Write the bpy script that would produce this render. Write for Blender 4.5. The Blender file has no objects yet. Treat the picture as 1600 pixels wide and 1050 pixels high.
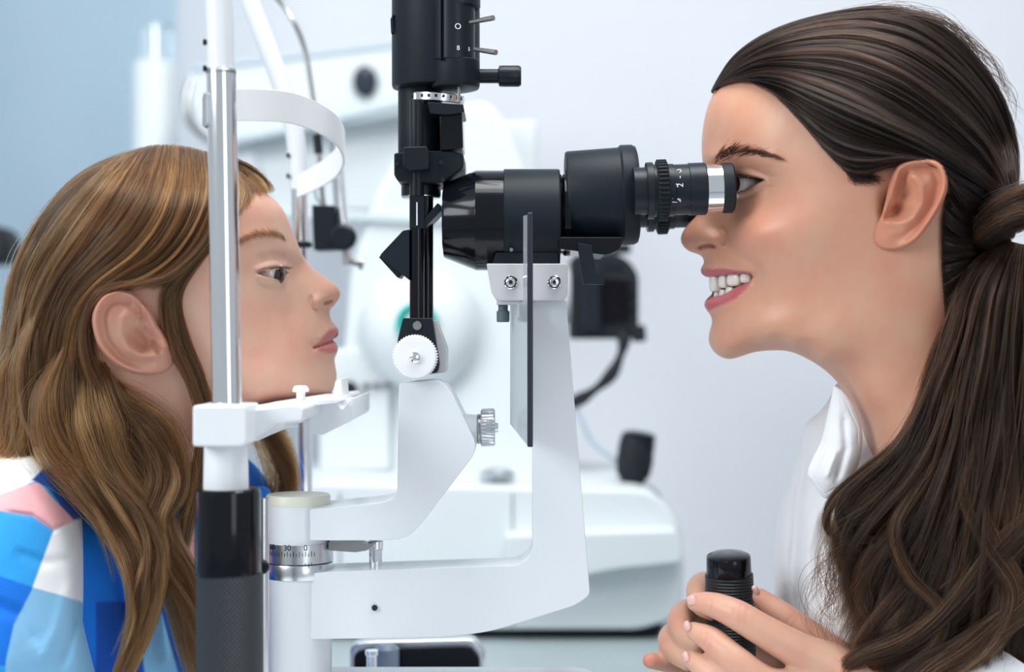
import bpy, bmesh, math, random
import numpy as np
from mathutils import Vector, Matrix
random.seed(7); RNG = np.random.default_rng(11)
scene = bpy.context.scene
COL = scene.collection
# ------------------------------------------------------------------ camera, light, exposure
FPX, CX, CY, CAMY, CAMZ = 2500.0, 800.0, 525.0, -1.0, 1.2
cam_data = bpy.data.cameras.new('camera'); cam = bpy.data.objects.new('camera', cam_data); COL.objects.link(cam)
cam.location = (0, CAMY, CAMZ); cam.rotation_euler = (math.pi/2, 0, 0)
cam_data.sensor_width = 36; cam_data.lens = FPX/1600*36
cam_data.clip_start = 0.02
cam_data.dof.use_dof = True; cam_data.dof.focus_distance = 0.965; cam_data.dof.aperture_fstop = 4.2
scene.camera = cam
w = bpy.data.worlds.new('world'); scene.world = w; w.use_nodes = True
w.node_tree.nodes['Background'].inputs[0].default_value = (0.86, 0.93, 1.0, 1)
w.node_tree.nodes['Background'].inputs[1].default_value = 0.45
def area(name, loc, target, sx, sy, power, col):
    l = bpy.data.lights.new(name, 'AREA'); l.shape = 'RECTANGLE'; l.size = sx; l.size_y = sy; l.energy = power; l.color = col
    o = bpy.data.objects.new(name, l); COL.objects.link(o); o.location = loc
    o.rotation_euler = (Vector(target)-Vector(loc)).to_track_quat('-Z', 'Y').to_euler()
    return o
area('ceiling_panel_light', (0.0, -0.2, 2.62), (0.0, 0.0, 0), 1.2, 1.0, 20, (1.0, 0.99, 0.97))
area('window_daylight', (-1.9, -1.5, 2.25), (0.2, 0.0, 1.2), 1.2, 1.2, 42, (0.93, 0.97, 1.0))
area('added_wall_light', (0.5, -0.15, 2.6), (0.45, 1.55, 0.0), 1.2, 0.5, 10.5, (0.96, 0.98, 1.0))  # added lamp, brightens and evens out the back wall
area('window_daylight', (1.15, -2.3, 1.5), (-0.1, 0.0, 1.2), 0.7, 1.6, 8, (0.95, 0.98, 1.0))
scene.view_settings.view_transform = 'Standard'; scene.view_settings.look = 'None'
scene.view_settings.exposure = 0.13; scene.view_settings.gamma = 1.0; scene.view_settings.use_curve_mapping = False
# ------------------------------------------------------------------ helpers
def P(px, py, y=0.0):
    d = y - CAMY
    return Vector(((px-CX)/FPX*d, y, CAMZ + (CY-py)/FPX*d))
def S(n, y=0.0): return n/FPX*(y-CAMY)
WL = {}
def link(o, parent=None, loc=(0, 0, 0)):
    COL.objects.link(o); loc = Vector(loc); WL[o] = loc
    if parent is not None:
        o.parent = parent; o.location = loc - WL[parent]
    else: o.location = loc
    return o
def tag(o, label=None, cat=None, group=None, kind=None):
    for k, v in (('label', label), ('category', cat), ('group', group), ('kind', kind)):
        if v: o[k] = v
    return o
def thing(name, loc, label, cat, group=None):
    o = bpy.data.objects.new(name, None); o.empty_display_size = 0.03
    return tag(link(o, None, loc), label, cat, group)
def mesh(name, verts, faces, mat, parent=None, loc=(0, 0, 0), smooth=True, angle=None, bevel=0, seg=3, label=None, recalc=False):
    me = bpy.data.meshes.new(name); me.from_pydata([tuple(v) for v in verts], [], [tuple(f) for f in faces])
    if recalc:
        bm = bmesh.new(); bm.from_mesh(me); bmesh.ops.recalc_face_normals(bm, faces=bm.faces); bm.to_mesh(me); bm.free()
    if mat: me.materials.append(mat)
    if smooth:
        me.polygons.foreach_set('use_smooth', [True]*len(me.polygons))
        if angle: me.set_sharp_from_angle(angle=math.radians(angle))
    o = bpy.data.objects.new(name, me); link(o, parent, loc)
    if bevel:
        b = o.modifiers.new('bevel', 'BEVEL'); b.width = bevel; b.segments = seg; b.limit_method = 'ANGLE'; b.angle_limit = math.radians(35); b.harden_normals = True
    if label: o['label'] = label
    return o
def round_poly(pts, r, n=5):
    out = []; N = len(pts)
    for i in range(N):
        p = Vector(pts[i][:2]); ri = pts[i][2] if len(pts[i]) > 2 else r
        a = Vector(pts[i-1][:2]); b = Vector(pts[(i+1) % N][:2])
        if ri <= 0: out.append(tuple(p)); continue
        da = (a-p); db = (b-p); k = min(ri, da.length*.48, db.length*.48)
        s = p+da.normalized()*k; e = p+db.normalized()*k
        for j in range(n+1):
            t = j/n; q = s*(1-t)**2+p*2*t*(1-t)+e*t*t
            out.append(tuple(q))
    return out
def prism(name, pts, y0, y1, mat, parent, yref=None, r=0, bevel=0.0015, label=None, seg=3, n=5):
    """outline in photograph units at depth yref, extruded from depth y0 to y1"""
    if yref is None: yref = y0
    if r or any(len(p) > 2 for p in pts): pts = round_poly(pts, r, n)
    W = [P(p[0], p[1], yref) for p in pts]; c = sum(W, Vector())/len(W); c.y = (y0+y1)/2
    N = len(W)
    v = [(q.x-c.x, y0-c.y, q.z-c.z) for q in W]+[(q.x-c.x, y1-c.y, q.z-c.z) for q in W]
    f = [list(range(N)), list(range(2*N-1, N-1, -1))]+[[i, i+N, (i+1) % N+N, (i+1) % N] for i in range(N)]
    return mesh(name, v, f, mat, parent, c, True, 40, bevel, seg, label, recalc=True)
AX = {'x': Matrix(((0, 0, 1), (1, 0, 0), (0, 1, 0))), 'y': Matrix(((1, 0, 0), (0, 0, 1), (0, -1, 0))), 'z': Matrix.Identity(3), '-y': Matrix(((1, 0, 0), (0, 0, -1), (0, 1, 0)))}
def dirmat(d):
    return Vector(d).normalized().to_track_quat('Z', 'Y').to_matrix()
def lathe(name, prof, loc, axis, mat, parent, seg=48, angle=35, label=None, teeth=None, sx=1.0, bevel=0):
    """prof: (radius, height) pairs along the axis; teeth=(count, depth, i0, i1): knurled rings"""
    M = AX[axis] if isinstance(axis, str) else dirmat(axis)
    if teeth: seg = teeth[0]*4
    v = []; f = []
    for i, (r, t) in enumerate(prof):
        for k in range(seg):
            a = 2*math.pi*k/seg; rr = r
            if teeth and teeth[2] <= i <= teeth[3]: rr = r-(teeth[1] if k % 4 in (2, 3) else 0)
            v.append(M @ Vector((rr*math.cos(a)*sx, rr*math.sin(a), t)))
    n = len(prof)
    for i in range(n-1):
        for k in range(seg):
            f.append([i*seg+k, i*seg+(k+1) % seg, (i+1)*seg+(k+1) % seg, (i+1)*seg+k])
    f.append([k for k in range(seg)][::-1]); f.append([(n-1)*seg+k for k in range(seg)])
    return mesh(name, v, f, mat, parent, loc, True, angle, bevel, 2, label, recalc=True)
def rlathe(name, r, h0, h1, loc, axis, mat, parent, rd=0.001, **k):
    p = [(r-rd, h0), (r-rd*.3, h0+rd*.3), (r, h0+rd), (r, h1-rd), (r-rd*.3, h1-rd*.3), (r-rd, h1)]
    return lathe(name, p, loc, axis, mat, parent, **k)
def catmull(pts, n):
    p = np.array(pts, float); m = len(p)
    q = np.vstack([2*p[0]-p[1], p, 2*p[-1]-p[-2]])
    t = np.linspace(0, m-1, n); i = np.clip(t.astype(int), 0, m-2); u = (t-i)[:, None]
    a, b, c, d = q[i], q[i+1], q[i+2], q[i+3]
    return .5*((2*b)+(c-a)*u+(2*a-5*b+4*c-d)*u**2+(3*b-a-3*c+d)*u**3)
def tube_geo(path, radii, seg=12, flat=None):
    path = np.array(path, float); n = len(path); radii = np.broadcast_to(np.array(radii, float), (n,))
    tan = np.gradient(path, axis=0); tan /= np.linalg.norm(tan, axis=1)[:, None]
    up = np.array([0, 0, 1.0]) if abs(tan[0][2]) < .8 else np.array([0, 1.0, 0])
    v = []; f = []
    nrm = np.cross(tan[0], up); nrm /= np.linalg.norm(nrm)
    for i in range(n):
        nrm = nrm-tan[i]*np.dot(nrm, tan[i]); nrm /= np.linalg.norm(nrm); b = np.cross(tan[i], nrm)
        for k in range(seg):
            a = 2*math.pi*k/seg
            v.append(path[i]+radii[i]*(math.cos(a)*nrm+math.sin(a)*b*(flat or 1)))
    for i in range(n-1):
        for k in range(seg): f.append([i*seg+k, i*seg+(k+1) % seg, (i+1)*seg+(k+1) % seg, (i+1)*seg+k])
    f.append(list(range(seg))[::-1]); f.append([(n-1)*seg+k for k in range(seg)])
    return v, f
def tube(name, path, radii, mat, parent, seg=16, label=None, flat=None):
    path = [Vector(p) for p in path]; c = sum(path, Vector())/len(path)
    v, f = tube_geo([p-c for p in path], radii, seg, flat)
    return mesh(name, v, f, mat, parent, c, True, 60, label=label, recalc=True)
def rbox(name, p0, p1, mat, parent, bevel=0.002, label=None, seg=3):
    a, b = Vector(p0), Vector(p1); c = (a+b)/2; h = (b-a)/2
    v = [(sx*abs(h.x), sy*abs(h.y), sz*abs(h.z)) for sx in (-1, 1) for sy in (-1, 1) for sz in (-1, 1)]
    f = [(0, 1, 3, 2), (4, 6, 7, 5), (0, 4, 5, 1), (2, 3, 7, 6), (0, 2, 6, 4), (1, 5, 7, 3)]
    return mesh(name, v, f, mat, parent, c, True, 40, bevel, seg, label, recalc=True)
def text(name, s, loc, size, mat, parent, rot=(math.pi/2, 0, 0), sx=1.0, ext=0.00012):
    cu = bpy.data.curves.new(name, 'FONT'); cu.body = s; cu.size = size; cu.align_x = 'CENTER'; cu.align_y = 'CENTER'; cu.extrude = ext
    o = bpy.data.objects.new(name, cu); COL.objects.link(o); bpy.context.view_layer.update()
    me = bpy.data.meshes.new_from_object(o.evaluated_get(bpy.context.evaluated_depsgraph_get()))
    bpy.data.objects.remove(o); me.materials.clear(); me.materials.append(mat)
    m = bpy.data.objects.new(name, me); link(m, parent, loc); m.rotation_euler = rot; m.scale = (sx, 1, 1)
    return m
# ------------------------------------------------------------------ materials
def mat(name, col, rough=.45, metal=0.0, coat=0.0, bump=None, var=0.0, vscale=30.0, trans=0.0, ior=1.45, alpha=1.0, sss=0.0, spec=None):
    m = bpy.data.materials.new(name); m.use_nodes = True; nt = m.node_tree; b = nt.nodes['Principled BSDF']
    b.inputs['Base Color'].default_value = (*col, 1); b.inputs['Roughness'].default_value = rough; b.inputs['Metallic'].default_value = metal
    b.inputs['Coat Weight'].default_value = coat; b.inputs['Transmission Weight'].default_value = trans; b.inputs['IOR'].default_value = ior; b.inputs['Alpha'].default_value = alpha
    if spec is not None: b.inputs['Specular IOR Level'].default_value = spec
    tc = nt.nodes.new('ShaderNodeTexCoord')
    if var:
        no = nt.nodes.new('ShaderNodeTexNoise'); no.inputs['Scale'].default_value = vscale; no.inputs['Detail'].default_value = 4
        nt.links.new(tc.outputs['Object'], no.inputs['Vector'])
        rp = nt.nodes.new('ShaderNodeValToRGB'); e = rp.color_ramp.elements
        e[0].position = .3; e[1].position = .7
        e[0].color = (*[c*(1-var) for c in col], 1); e[1].color = (*[min(1, c*(1+var)) for c in col], 1)
        nt.links.new(no.outputs['Fac'], rp.inputs['Fac']); nt.links.new(rp.outputs['Color'], b.inputs['Base Color'])
    if bump:
        n2 = nt.nodes.new('ShaderNodeTexNoise'); n2.inputs['Scale'].default_value = bump[0]; n2.inputs['Detail'].default_value = 3
        bp = nt.nodes.new('ShaderNodeBump'); bp.inputs['Strength'].default_value = bump[1]; bp.inputs['Distance'].default_value = bump[2] if len(bump) > 2 else .001
        nt.links.new(tc.outputs['Object'], n2.inputs['Vector']); nt.links.new(n2.outputs['Fac'], bp.inputs['Height']); nt.links.new(bp.outputs['Normal'], b.inputs['Normal'])
    return m
def grip_mat(name, col, nang, nz, rough=.5, ribs=False):
    """rubber grip: fine cross-hatch relief around the z axis of the object"""
    m = mat(name, col, rough); nt = m.node_tree; b = nt.nodes['Principled BSDF']; tc = nt.nodes['Texture Coordinate']
    sp = nt.nodes.new('ShaderNodeSeparateXYZ'); nt.links.new(tc.outputs['Object'], sp.inputs[0])
    def M(op, a, c=None):
        n = nt.nodes.new('ShaderNodeMath'); n.operation = op
        for i, q in enumerate((a, c)):
            if q is None: continue
            if isinstance(q, (int, float)): n.inputs[i].default_value = q
            else: nt.links.new(q, n.inputs[i])
        return n.outputs[0]
    ang = M('ARCTAN2', sp.outputs[1], sp.outputs[0])
    s1 = M('SINE', M('MULTIPLY', sp.outputs[2], nz))
    h = s1 if ribs else M('MULTIPLY', M('SINE', M('MULTIPLY', ang, nang)), s1)
    bp = nt.nodes.new('ShaderNodeBump'); bp.inputs['Strength'].default_value = .8; bp.inputs['Distance'].default_value = .0008
    nt.links.new(h, bp.inputs['Height']); nt.links.new(bp.outputs['Normal'], b.inputs['Normal'])
    return m
WHITE = mat('white_enamel', (.74, .775, .815), .32, 0, .25, var=.015, vscale=14)
WHITE2 = mat('white_plastic', (.78, .81, .84), .38, 0, .1, var=.015, vscale=12)
PURE = mat('bright_white_plastic', (.86, .87, .89), .3, var=.01)
BANDM = mat('satin_white_band', (.93, .94, .96), .35, var=.01)
BLACK = mat('black_anodised_metal', (.008, .012, .018), .36, .0, .0, var=.08, vscale=20, spec=.32)
SATIN = mat('satin_black_paint', (.010, .015, .021), .46, 0, 0, bump=(900, .08, .0004), var=.06, spec=.22)
GLOSS = mat('gloss_black_lacquer', (.004, .005, .008), .14, 0, .15, var=.05, spec=.25)
RUB = mat('black_rubber', (.010, .014, .019), .55, bump=(700, .15, .0004), var=.08, spec=.32)
CHROME = mat('polished_chrome', (.93, .95, .98), .09, 1, var=.02)
ALU = mat('brushed_aluminium', (.70, .73, .76), .26, 1, var=.05, vscale=60)
STEEL = mat('dull_steel', (.42, .43, .42), .3, 1, var=.08)
CREAM = mat('cream_plastic', (.70, .71, .60), .4, var=.02)
CLAMP = mat('pale_grey_casting', (.60, .60, .63), .35, .2, var=.02)
INK = mat('engraved_ink', (.01, .012, .02), .6, var=.05)
PRINT = mat('white_print', (.85, .88, .9), .6, var=.02)
# ------------------------------------------------------------------ the room
def wallmat(name, col, s=6):
    return mat(name, col, .75, bump=(220, .08, .0008), var=.012, vscale=s)
WALLM = wallmat('painted_wall', (.74, .758, .80)); FLOORM = mat('grey_vinyl_floor', (.42, .46, .50), .4, var=.06, vscale=9, bump=(90, .05))
CEILM = wallmat('ceiling_paint', (.8, .82, .84))
def slab(name, a, b, m):
    o = rbox(name, a, b, m, None, 0); o['kind'] = 'structure'; return o
slab('wall_back', (-3.2, 1.55, 0), (3.2, 1.67, 2.7), WALLM)
cv_ = [(-.74-.2, .98), (-.74, .98)]+[(-.46-.28*math.cos(a), 1.28+.28*math.sin(a)) for a in np.linspace(0, math.pi/2, 14)]+[(-.46, 1.6), (-.94, 1.6)]
n_ = len(cv_); o = mesh('falloff_wall', [(x, y, 0) for x, y in cv_]+[(x, y, 2.7) for x, y in cv_], [list(range(n_))[::-1], list(range(n_, 2*n_))]+[[i, (i+1) % n_, (i+1) % n_+n_, i+n_] for i in range(n_)], wallmat('falloff_blue_wall', (.50, .65, .76)), None, (0, 0, 0), True, 40, recalc=True); o['kind'] = 'structure'  # added wall: blue colour and curved corner imitate light falling off at left
slab('floor', (-3.2, -3.4, -.08), (3.2, 1.67, 0), FLOORM)
slab('ceiling', (-3.2, -.9, 2.7), (3.2, 1.67, 2.8), CEILM)
slab('baseboard_back', (-3.2, 1.53, 0), (3.2, 1.55, .1), WHITE2)

# ------------------------------------------------------------------ instruments behind
MACH = mat('ivory_white_housing', (.68, .73, .75), .42, var=.01, vscale=5)
TABM = mat('grey_laminate', (.36, .43, .45), .35, var=.03, vscale=12)
TEAL = mat('teal_ring', (.0, .42, .36), .4, var=.04)
yb = .62
# side table that carries the instrument behind
t = thing('instrument_table', (0, .75, 0), 'grey-green laminate side table under the white instrument at the back', 'table')
ztab = CAMZ-(1001-CY)/FPX*1.52
rbox('table_top', (-.42, .36, ztab-.03), (.172, .80, ztab), TABM, t, .004)
for sx in (-.38, .14):
    for sy in (.40, .76): rbox('leg', (sx-.02, sy-.02, 0), (sx+.02, sy+.02, ztab-.03), STEEL, t, .002)
# white fundus instrument
m = thing('fundus_instrument', (.1, .75, ztab), 'large white rounded eye instrument with teal ring, blurred behind the slit lamp', 'instrument')
def PX(px, y): return P(px, 0, y).x
def PZ(py, y): return P(0, py, y).z
# base: tapering rounded body
y0, y1 = .52, .84
body = round_poly([(420, 985, 10), (405, 800, 30), (440, 752, 30), (1020, 765, 40), (1062, 815, 20), (1070, 880, 10), (1064, 965, 20), (1000, 985, 20)], 10, 6)
prism('base_housing', body, y0, y1, MACH, m, yref=y0, bevel=.02, seg=5)
prism('rubber_foot', [(430, 984), (1040, 984), (1030, 1000), (430, 1000)], y0+.015, y1-.02, RUB, m, yref=y0, bevel=.003)
prism('front_lip', round_poly([(790, 830), (1052, 822), (1062, 850), (1062, 874), (960, 884), (905, 895), (790, 900)], 8), y0-.028, y0+.05, MACH, m, yref=y0, bevel=.008)
prism('deck_plate', round_poly([(910, 775), (1005, 772), (1040, 800), (1046, 826), (905, 826)], 8), y0+.01, y1-.05, MACH, m, yref=y0, bevel=.004)
for bx in (945, 985, 1003): lathe('button', [(.004, 0), (.0055, .001), (.0055, .004), (.004, .0055)], P(bx, 800, y0+.01), '-y', STEEL if bx > 990 else RUB, m, 16)
lathe('round_knob', [(.012, 0), (.018, .002), (.018, .008), (.012, .012), (.004, .014)], P(777, 752, .56), 'z', ALU, m, 24)
# seams on the base
for sx in (800, 530): prism('panel_seam', [(sx, 770), (sx+2, 770), (sx+2, 980), (sx, 980)], y0-.001, y0+.002, STEEL, m, yref=y0, bevel=0)
# measuring head above the base
hy = .66
prism('head_housing', round_poly([(560, 770, 20), (530, 640, 30), (545, 420, 40), (600, 260, 60), (690, 175, 50), (760, 150, 40), (800, 200, 40), (850, 340, 40), (862, 520, 40), (850, 770, 20)], 20, 7), hy, hy+.24, MACH, m, yref=hy, bevel=.03, seg=6)
prism('shoulder_cover', round_poly([(690, 168), (842, 168), (842, 420), (700, 420)], 10), hy+.10, hy+.2, MACH, m, yref=hy, bevel=.01)
lathe('objective_dome', [(.062, 0), (.062, .008), (.058, .02), (.044, .034), (.02, .040), (.0, .041)], P(655, 515, hy), '-y', MACH, m, 48)
lathe('objective_ring', [(.0215, .030), (.0215, .0445), (.018, .0455), (.012, .040), (.0, .039)], P(655, 506, hy), '-y', TEAL, m, 40)
prism('ridge_line', round_poly([(400, 322), (640, 335), (860, 330), (860, 346), (640, 350), (400, 340)], 4), hy-.006, hy+.02, mat('pale_grey_trim', (.56, .64, .66), .5, var=.02), m, yref=hy, bevel=.002)
prism('lower_panel', round_poly([(500, 545), (610, 545), (610, 735), (500, 735)], 8), hy-.01, hy+.03, MACH, m, yref=hy, bevel=.006)
lathe('dial_knob', [(.0085, 0), (.0085, .014), (.006, .016)], P(546, 608, hy-.01), '-y', RUB, m, 24)
for i in range(3): lathe('small_button', [(.004, 0), (.004, .004), (.003, .005)], P(573+i*16, 603, hy-.01), '-y', STEEL, m, 12)
# joystick on the base
j = thing('instrument_joystick', P(990, 770, .60), 'black joystick standing on the white instrument base at the back', 'joystick')
lathe('boot', [(.018, -.004), (.02, 0), (.012, .005), (.009, .014)], P(985, 772, .60), 'z', RUB, j, 24)
lathe('grip', [(.0075, 0), (.009, .006), (.017, .018), (.0185, .03), (.0175, .05), (.016, .056), (.009, .060), (0, .061)], P(986, 768, .60), (.12, 0, 1), RUB, j, 28)
lathe('grip_cap', [(.0165, 0), (.0172, .002), (.0165, .016), (.010, .0185), (0, .019)], P(996, 702, .60), (.12, 0, 1), GLOSS, j, 28)
# black camera attached to it
c = thing('mounted_camera', P(945, 530, .70), 'black boxy camera body mounted on the white instrument, behind the microscope', 'camera')
cy = .66
prism('camera_body', round_poly([(892, 398, 14), (960, 394, 18), (985, 408, 16), (998, 430, 8), (998, 520, 8), (985, 530, 6), (892, 530, 6)], 6), cy, cy+.075, RUB, c, yref=cy, bevel=.004)
prism('hand_grip', round_poly([(905, 420), (935, 420), (940, 520), (905, 520)], 8), cy-.012, cy+.02, SATIN, c, yref=cy, bevel=.004)
prism('rear_screen', round_poly([(942, 432), (984, 436), (984, 500), (942, 504)], 3), cy-.004, cy+.01, GLOSS, c, yref=cy, bevel=.001)
for q_ in ((950, 414), (966, 416), (990, 455), (990, 478)): lathe('button', [(.0035, 0), (.004, .001), (.0035, .003)], P(q_[0], q_[1], cy), '-y', SATIN, c, 14)
rlathe('mode_dial', .012, 0, .010, P(968, 396, cy+.03), 'z', RUB, c, .001, seg=24)
prism('strap_lug', round_poly([(985, 508), (1008, 508), (1010, 533), (990, 535)], 4), cy-.004, cy+.015, RUB, c, yref=cy, bevel=.002)
lathe('mount_flange', [(.028, 0), (.03, .004), (.026, .05), (.022, .055)], P(900, 462, cy+.04), (-1, 0, 0), MACH, c, 32)
s = thing('camera_strap', P(905, 628, .64), 'black strap hanging in a curve from the camera body', 'strap')
pp = catmull([P(976, 520, .65), P(972, 548, .648), P(955, 585, .645), P(925, 612, .645), P(893, 630, .65), P(850, 640, .68)], 40)
tube('strap_band', pp, [.0055*(1+.25*math.sin(i*.5)) for i in range(40)], RUB, s, 12, flat=.45)
s = thing('blue_grey_cable', P(965, 722, .64), 'thin blue-grey cable running down behind the arm to the joystick', 'cable')
tube('cable_run', catmull([P(880, 600, .66), P(902, 642, .65), P(925, 690, .645), P(962, 720, .64), P(1000, 748, .65), P(1030, 775, .67)], 40), .0022, mat('blue_grey_cable', (.35, .45, .52), .5, var=.03), s, 10)

# ---- column with glass top, far left
cl = thing('glass_top_column', P(242, 230, 1.15), 'pale cylindrical column with a clear glass top, behind the seated child', 'column')
GLS = mat('clear_glass', (.80, .9, .96), .06, 0, 0, trans=.75, ior=1.3, var=.01)
yc = 1.15
lathe('shaft', [(S(34, yc), -.25), (S(34, yc), S(132, yc)-.003), (S(32, yc), S(132, yc))], P(242, 230, yc), 'z', MACH, cl, 40)
lathe('glass_cylinder', [(S(25, yc), 0), (S(25, yc), S(58, yc)), (S(20, yc), S(62, yc))], P(246, 97, yc), 'z', GLS, cl, 32)
lathe('core_rod', [(S(8, yc), 0), (S(8, yc), S(56, yc)), (S(5, yc), S(60, yc))], P(246, 97, yc), 'z', CHROME, cl, 16)
lathe('column_foot', [(S(40, yc), 0), (S(52, yc), -.03), (S(60, yc), -.55)], P(242, 250, yc), 'z', MACH, cl, 32)
# ---- swing arm box with dark oval, upper middle
bx = thing('examination_arm_box', P(450, 200, 1.1), 'pale slanted equipment arm with a dark oval port, blurred on the back wall', 'instrument')
ya = 1.0
prism('arm_housing', round_poly([(292, 108, 14), (640, 62, 10), (660, 175, 20), (320, 232, 26), (296, 170, 20)], 10, 6), ya, ya+.12, MACH, bx, yref=ya, bevel=.012)
prism('top_edge_trim', [(300, 104), (640, 62), (640, 70), (300, 112)], ya-.004, ya+.06, mat('pale_blue_trim', (.52, .62, .68), .5, var=.02), bx, yref=ya, bevel=.001)
lathe('oval_port', [(S(24, ya), 0), (S(24, ya), .006), (S(20, ya), .008), (0, .008)], P(571, 128, ya-.001), '-y', mat('dark_port', (.02, .028, .045), .3, var=.05), bx, 40, sx=.78)
tube('curved_handle', catmull([P(298, 128, ya-.03), P(291, 160, ya-.04), P(300, 195, ya-.04), P(330, 222, ya-.03)], 24), .005, STEEL, bx, 10)
tube('lower_rail', catmull([P(360, 222, ya-.02), P(470, 200, ya-.03), P(560, 178, ya-.03), P(640, 160, ya-.02)], 24), .006, mat('rail_grey', (.5, .58, .62), .4, var=.03), bx, 10)
rbox('wall_mount', P(480, 200, ya+.1), (P(480, 200, ya+.1).x+.09, 1.555, PZ(200, ya+.1)+.07), MACH, bx, .006)
prism('under_body', round_poly([(380, 210), (650, 150), (650, 330), (420, 330)], 20), ya+.03, ya+.15, MACH, bx, yref=ya, bevel=.012)
# ---- hanging fixation target on a cable and rod
f = thing('fixation_lamp', P(520, 415, .30), 'small black boxed lamp on chrome rod hanging beside the far post', 'lamp')
yf = .27
tube('cable', catmull([P(425, -12, yf+.02), P(452, 22, yf), P(474, 70, yf), P(487, 140, yf), P(494, 200, yf), P(499, 250, yf), P(503, 300, yf), P(506, 325, yf)], 50), .0021, STEEL, f, 10)
tube('cable_sleeve', [P(495, 210, yf), P(498, 240, yf)], .0034, RUB, f, 10)
tube('rod', [P(522, 200, yf+.01), P(532, 330, yf+.01), P(543, 416, yf+.01)], .0052, CHROME, f, 16)
prism('lamp_box', round_poly([(490, 322), (526, 323), (527, 391), (493, 392)], 2), yf-.012, yf+.016, SATIN, f, yref=yf, bevel=.001)
prism('box_side', round_poly([(524, 330), (530, 335), (531, 386), (526, 388)], 1), yf-.008, yf+.012, SATIN, f, yref=yf, bevel=.0005)
lathe('clamp_knob', [(.0095, 0), (.0105, .002), (.0105, .012), (.008, .014)], P(538, 372, yf-.004), '-y', BLACK, f, 24)
tube('fine_wire', catmull([P(500, 262, yf-.004), P(494, 285, yf-.006), P(493, 305, yf-.006), P(500, 318, yf-.004)], 24), .0008, mat('teal_wire', (.1, .3, .36), .5, var=.03), f, 8)
lathe('end_screw', [(.003, 0), (.003, .008), (.005, .009), (.005, .012)], P(545, 408, yf), (1, 0, -.2), STEEL, f, 12)
# ---- dark object at the far left edge
d = thing('dark_chair_back', P(-30, 420, .9), 'dark padded backrest edge at the left border behind the child', 'chair')
prism('backrest', round_poly([(-160, 350), (0, 352), (14, 378), (8, 412), (-160, 415)], 14), .86, .92, RUB, d, yref=.86, bevel=.012)
prism('support_post', [(-120, 410), (-95, 410), (-95, 1400), (-120, 1400)], .88, .91, STEEL, d, yref=.88, bevel=.004)
# ------------------------------------------------------------------ slit lamp: table and base
tb = thing('examination_table', (0, .0, 0), 'white instrument table top at the lower edge, under the slit lamp', 'table')
ztop = .935
rbox('table_top', (-.34, -.30, ztop-.03), (.20, .26, ztop), WHITE2, tb, .006)
rbox('pedestal', (-.06, -.06, .05), (.06, .06, ztop-.03), WHITE, tb, .01)
rbox('pedestal_foot', (-.3, -.25, 0), (.3, .25, .05), WHITE, tb, .015)
bs = thing('instrument_carriage', (0, 0, ztop), 'white cross-slide carriage under the slit lamp, rounded pale edge', 'carriage')
v = round_poly([(-.158, -.085), (.052, -.085), (.052, .028), (-.158, .028)], .02, 6); n = len(v)
mesh('base_plate', [(x, y, ztop+.001) for x, y in v]+[(x, y, .988) for x, y in v],
     [list(range(n))[::-1], list(range(n, 2*n))]+[[i, (i+1) % n, (i+1) % n+n, i+n] for i in range(n)], WHITE, bs, (0, 0, 0), True, 40, .003, recalc=True)
v = round_poly([(.07, -.12), (.17, -.12), (.17, .06), (.07, .06)], .03, 6); n = len(v)
mesh('joystick_pad', [(x, y, ztop+.001) for x, y in v]+[(x, y, .953) for x, y in v],
     [list(range(n))[::-1], list(range(n, 2*n))]+[[i, (i+1) % n, (i+1) % n+n, i+n] for i in range(n)], WHITE, bs, (0, 0, 0), True, 40, .003, recalc=True)
# dark cover with pale rim behind the base
cv = thing('roller_cover', P(650, 1050, .17), 'black rounded cover with a pale metal rim below the microscope arm', 'cover')
yv = .16
o_ = round_poly([(546, 1085, 6), (546, 1008, 30), (575, 1002, 14), (742, 998, 16), (758, 1022, 10), (758, 1085, 6)], 6, 6)
prism('rim', o_, yv, yv+.02, ALU, cv, yref=yv, bevel=.003)
prism('black_panel', round_poly([(553, 1082, 6), (553, 1018, 24), (580, 1011, 10), (736, 1007, 14), (750, 1026, 8), (750, 1082, 6)], 6, 6), yv-.004, yv+.01, GLOSS, cv, yref=yv, bevel=.002)
lathe('pin', [(.0035, 0), (.0035, .018), (.0045, .019), (.0045, .022)], P(581, 1066, .10), 'z', CHROME, cv, 16)
lathe('roller', [(.007, 0), (.009, .002), (.009, .024), (.006, .027)], P(604, 1066, .14), 'z', mat('blue_grey_roller', (.2, .26, .34), .4, var=.05), cv, 20)

# ------------------------------------------------------------------ head rest frame with chin rest
hr = thing('head_rest_frame', P(352, 1150, -.14), 'white and chrome head rest frame with forehead band and chin rest, holding the child', 'head rest')
yn, yr = -.14, .19
s_ = lambda n: S(n, yn)
tube('upper_tube', catmull([P(338, -60, yn), P(342, 0, yn), P(344, 50, yn), P(345.5, 112, yn)], 20), s_(21), WHITE2, hr, 32)
po = tube('near_post', [P(345.5, 108, yn), P(354.5, 640, yn)], s_(23), CHROME, hr, 40, label='polished chrome post beside the child')
lathe('post_collar', [(s_(22.5), 0), (s_(23.6), .0005), (s_(23.6), .002), (s_(22.5), .0025)], P(345.5, 117, yn), 'z', STEEL, hr, 40)
prism('side_clip', round_poly([(317, 150), (327, 146), (328, 198), (318, 200)], 4), yn-.006, yn+.006, ALU, hr, yref=yn, bevel=.0015)
for q in (66, 107): lathe('set_screw', [(.0012, 0), (.0016, .0005), (.0016, .002)], P(323, q, yn-.002), (-1, -.2, 0), BLACK, hr, 10)
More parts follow.
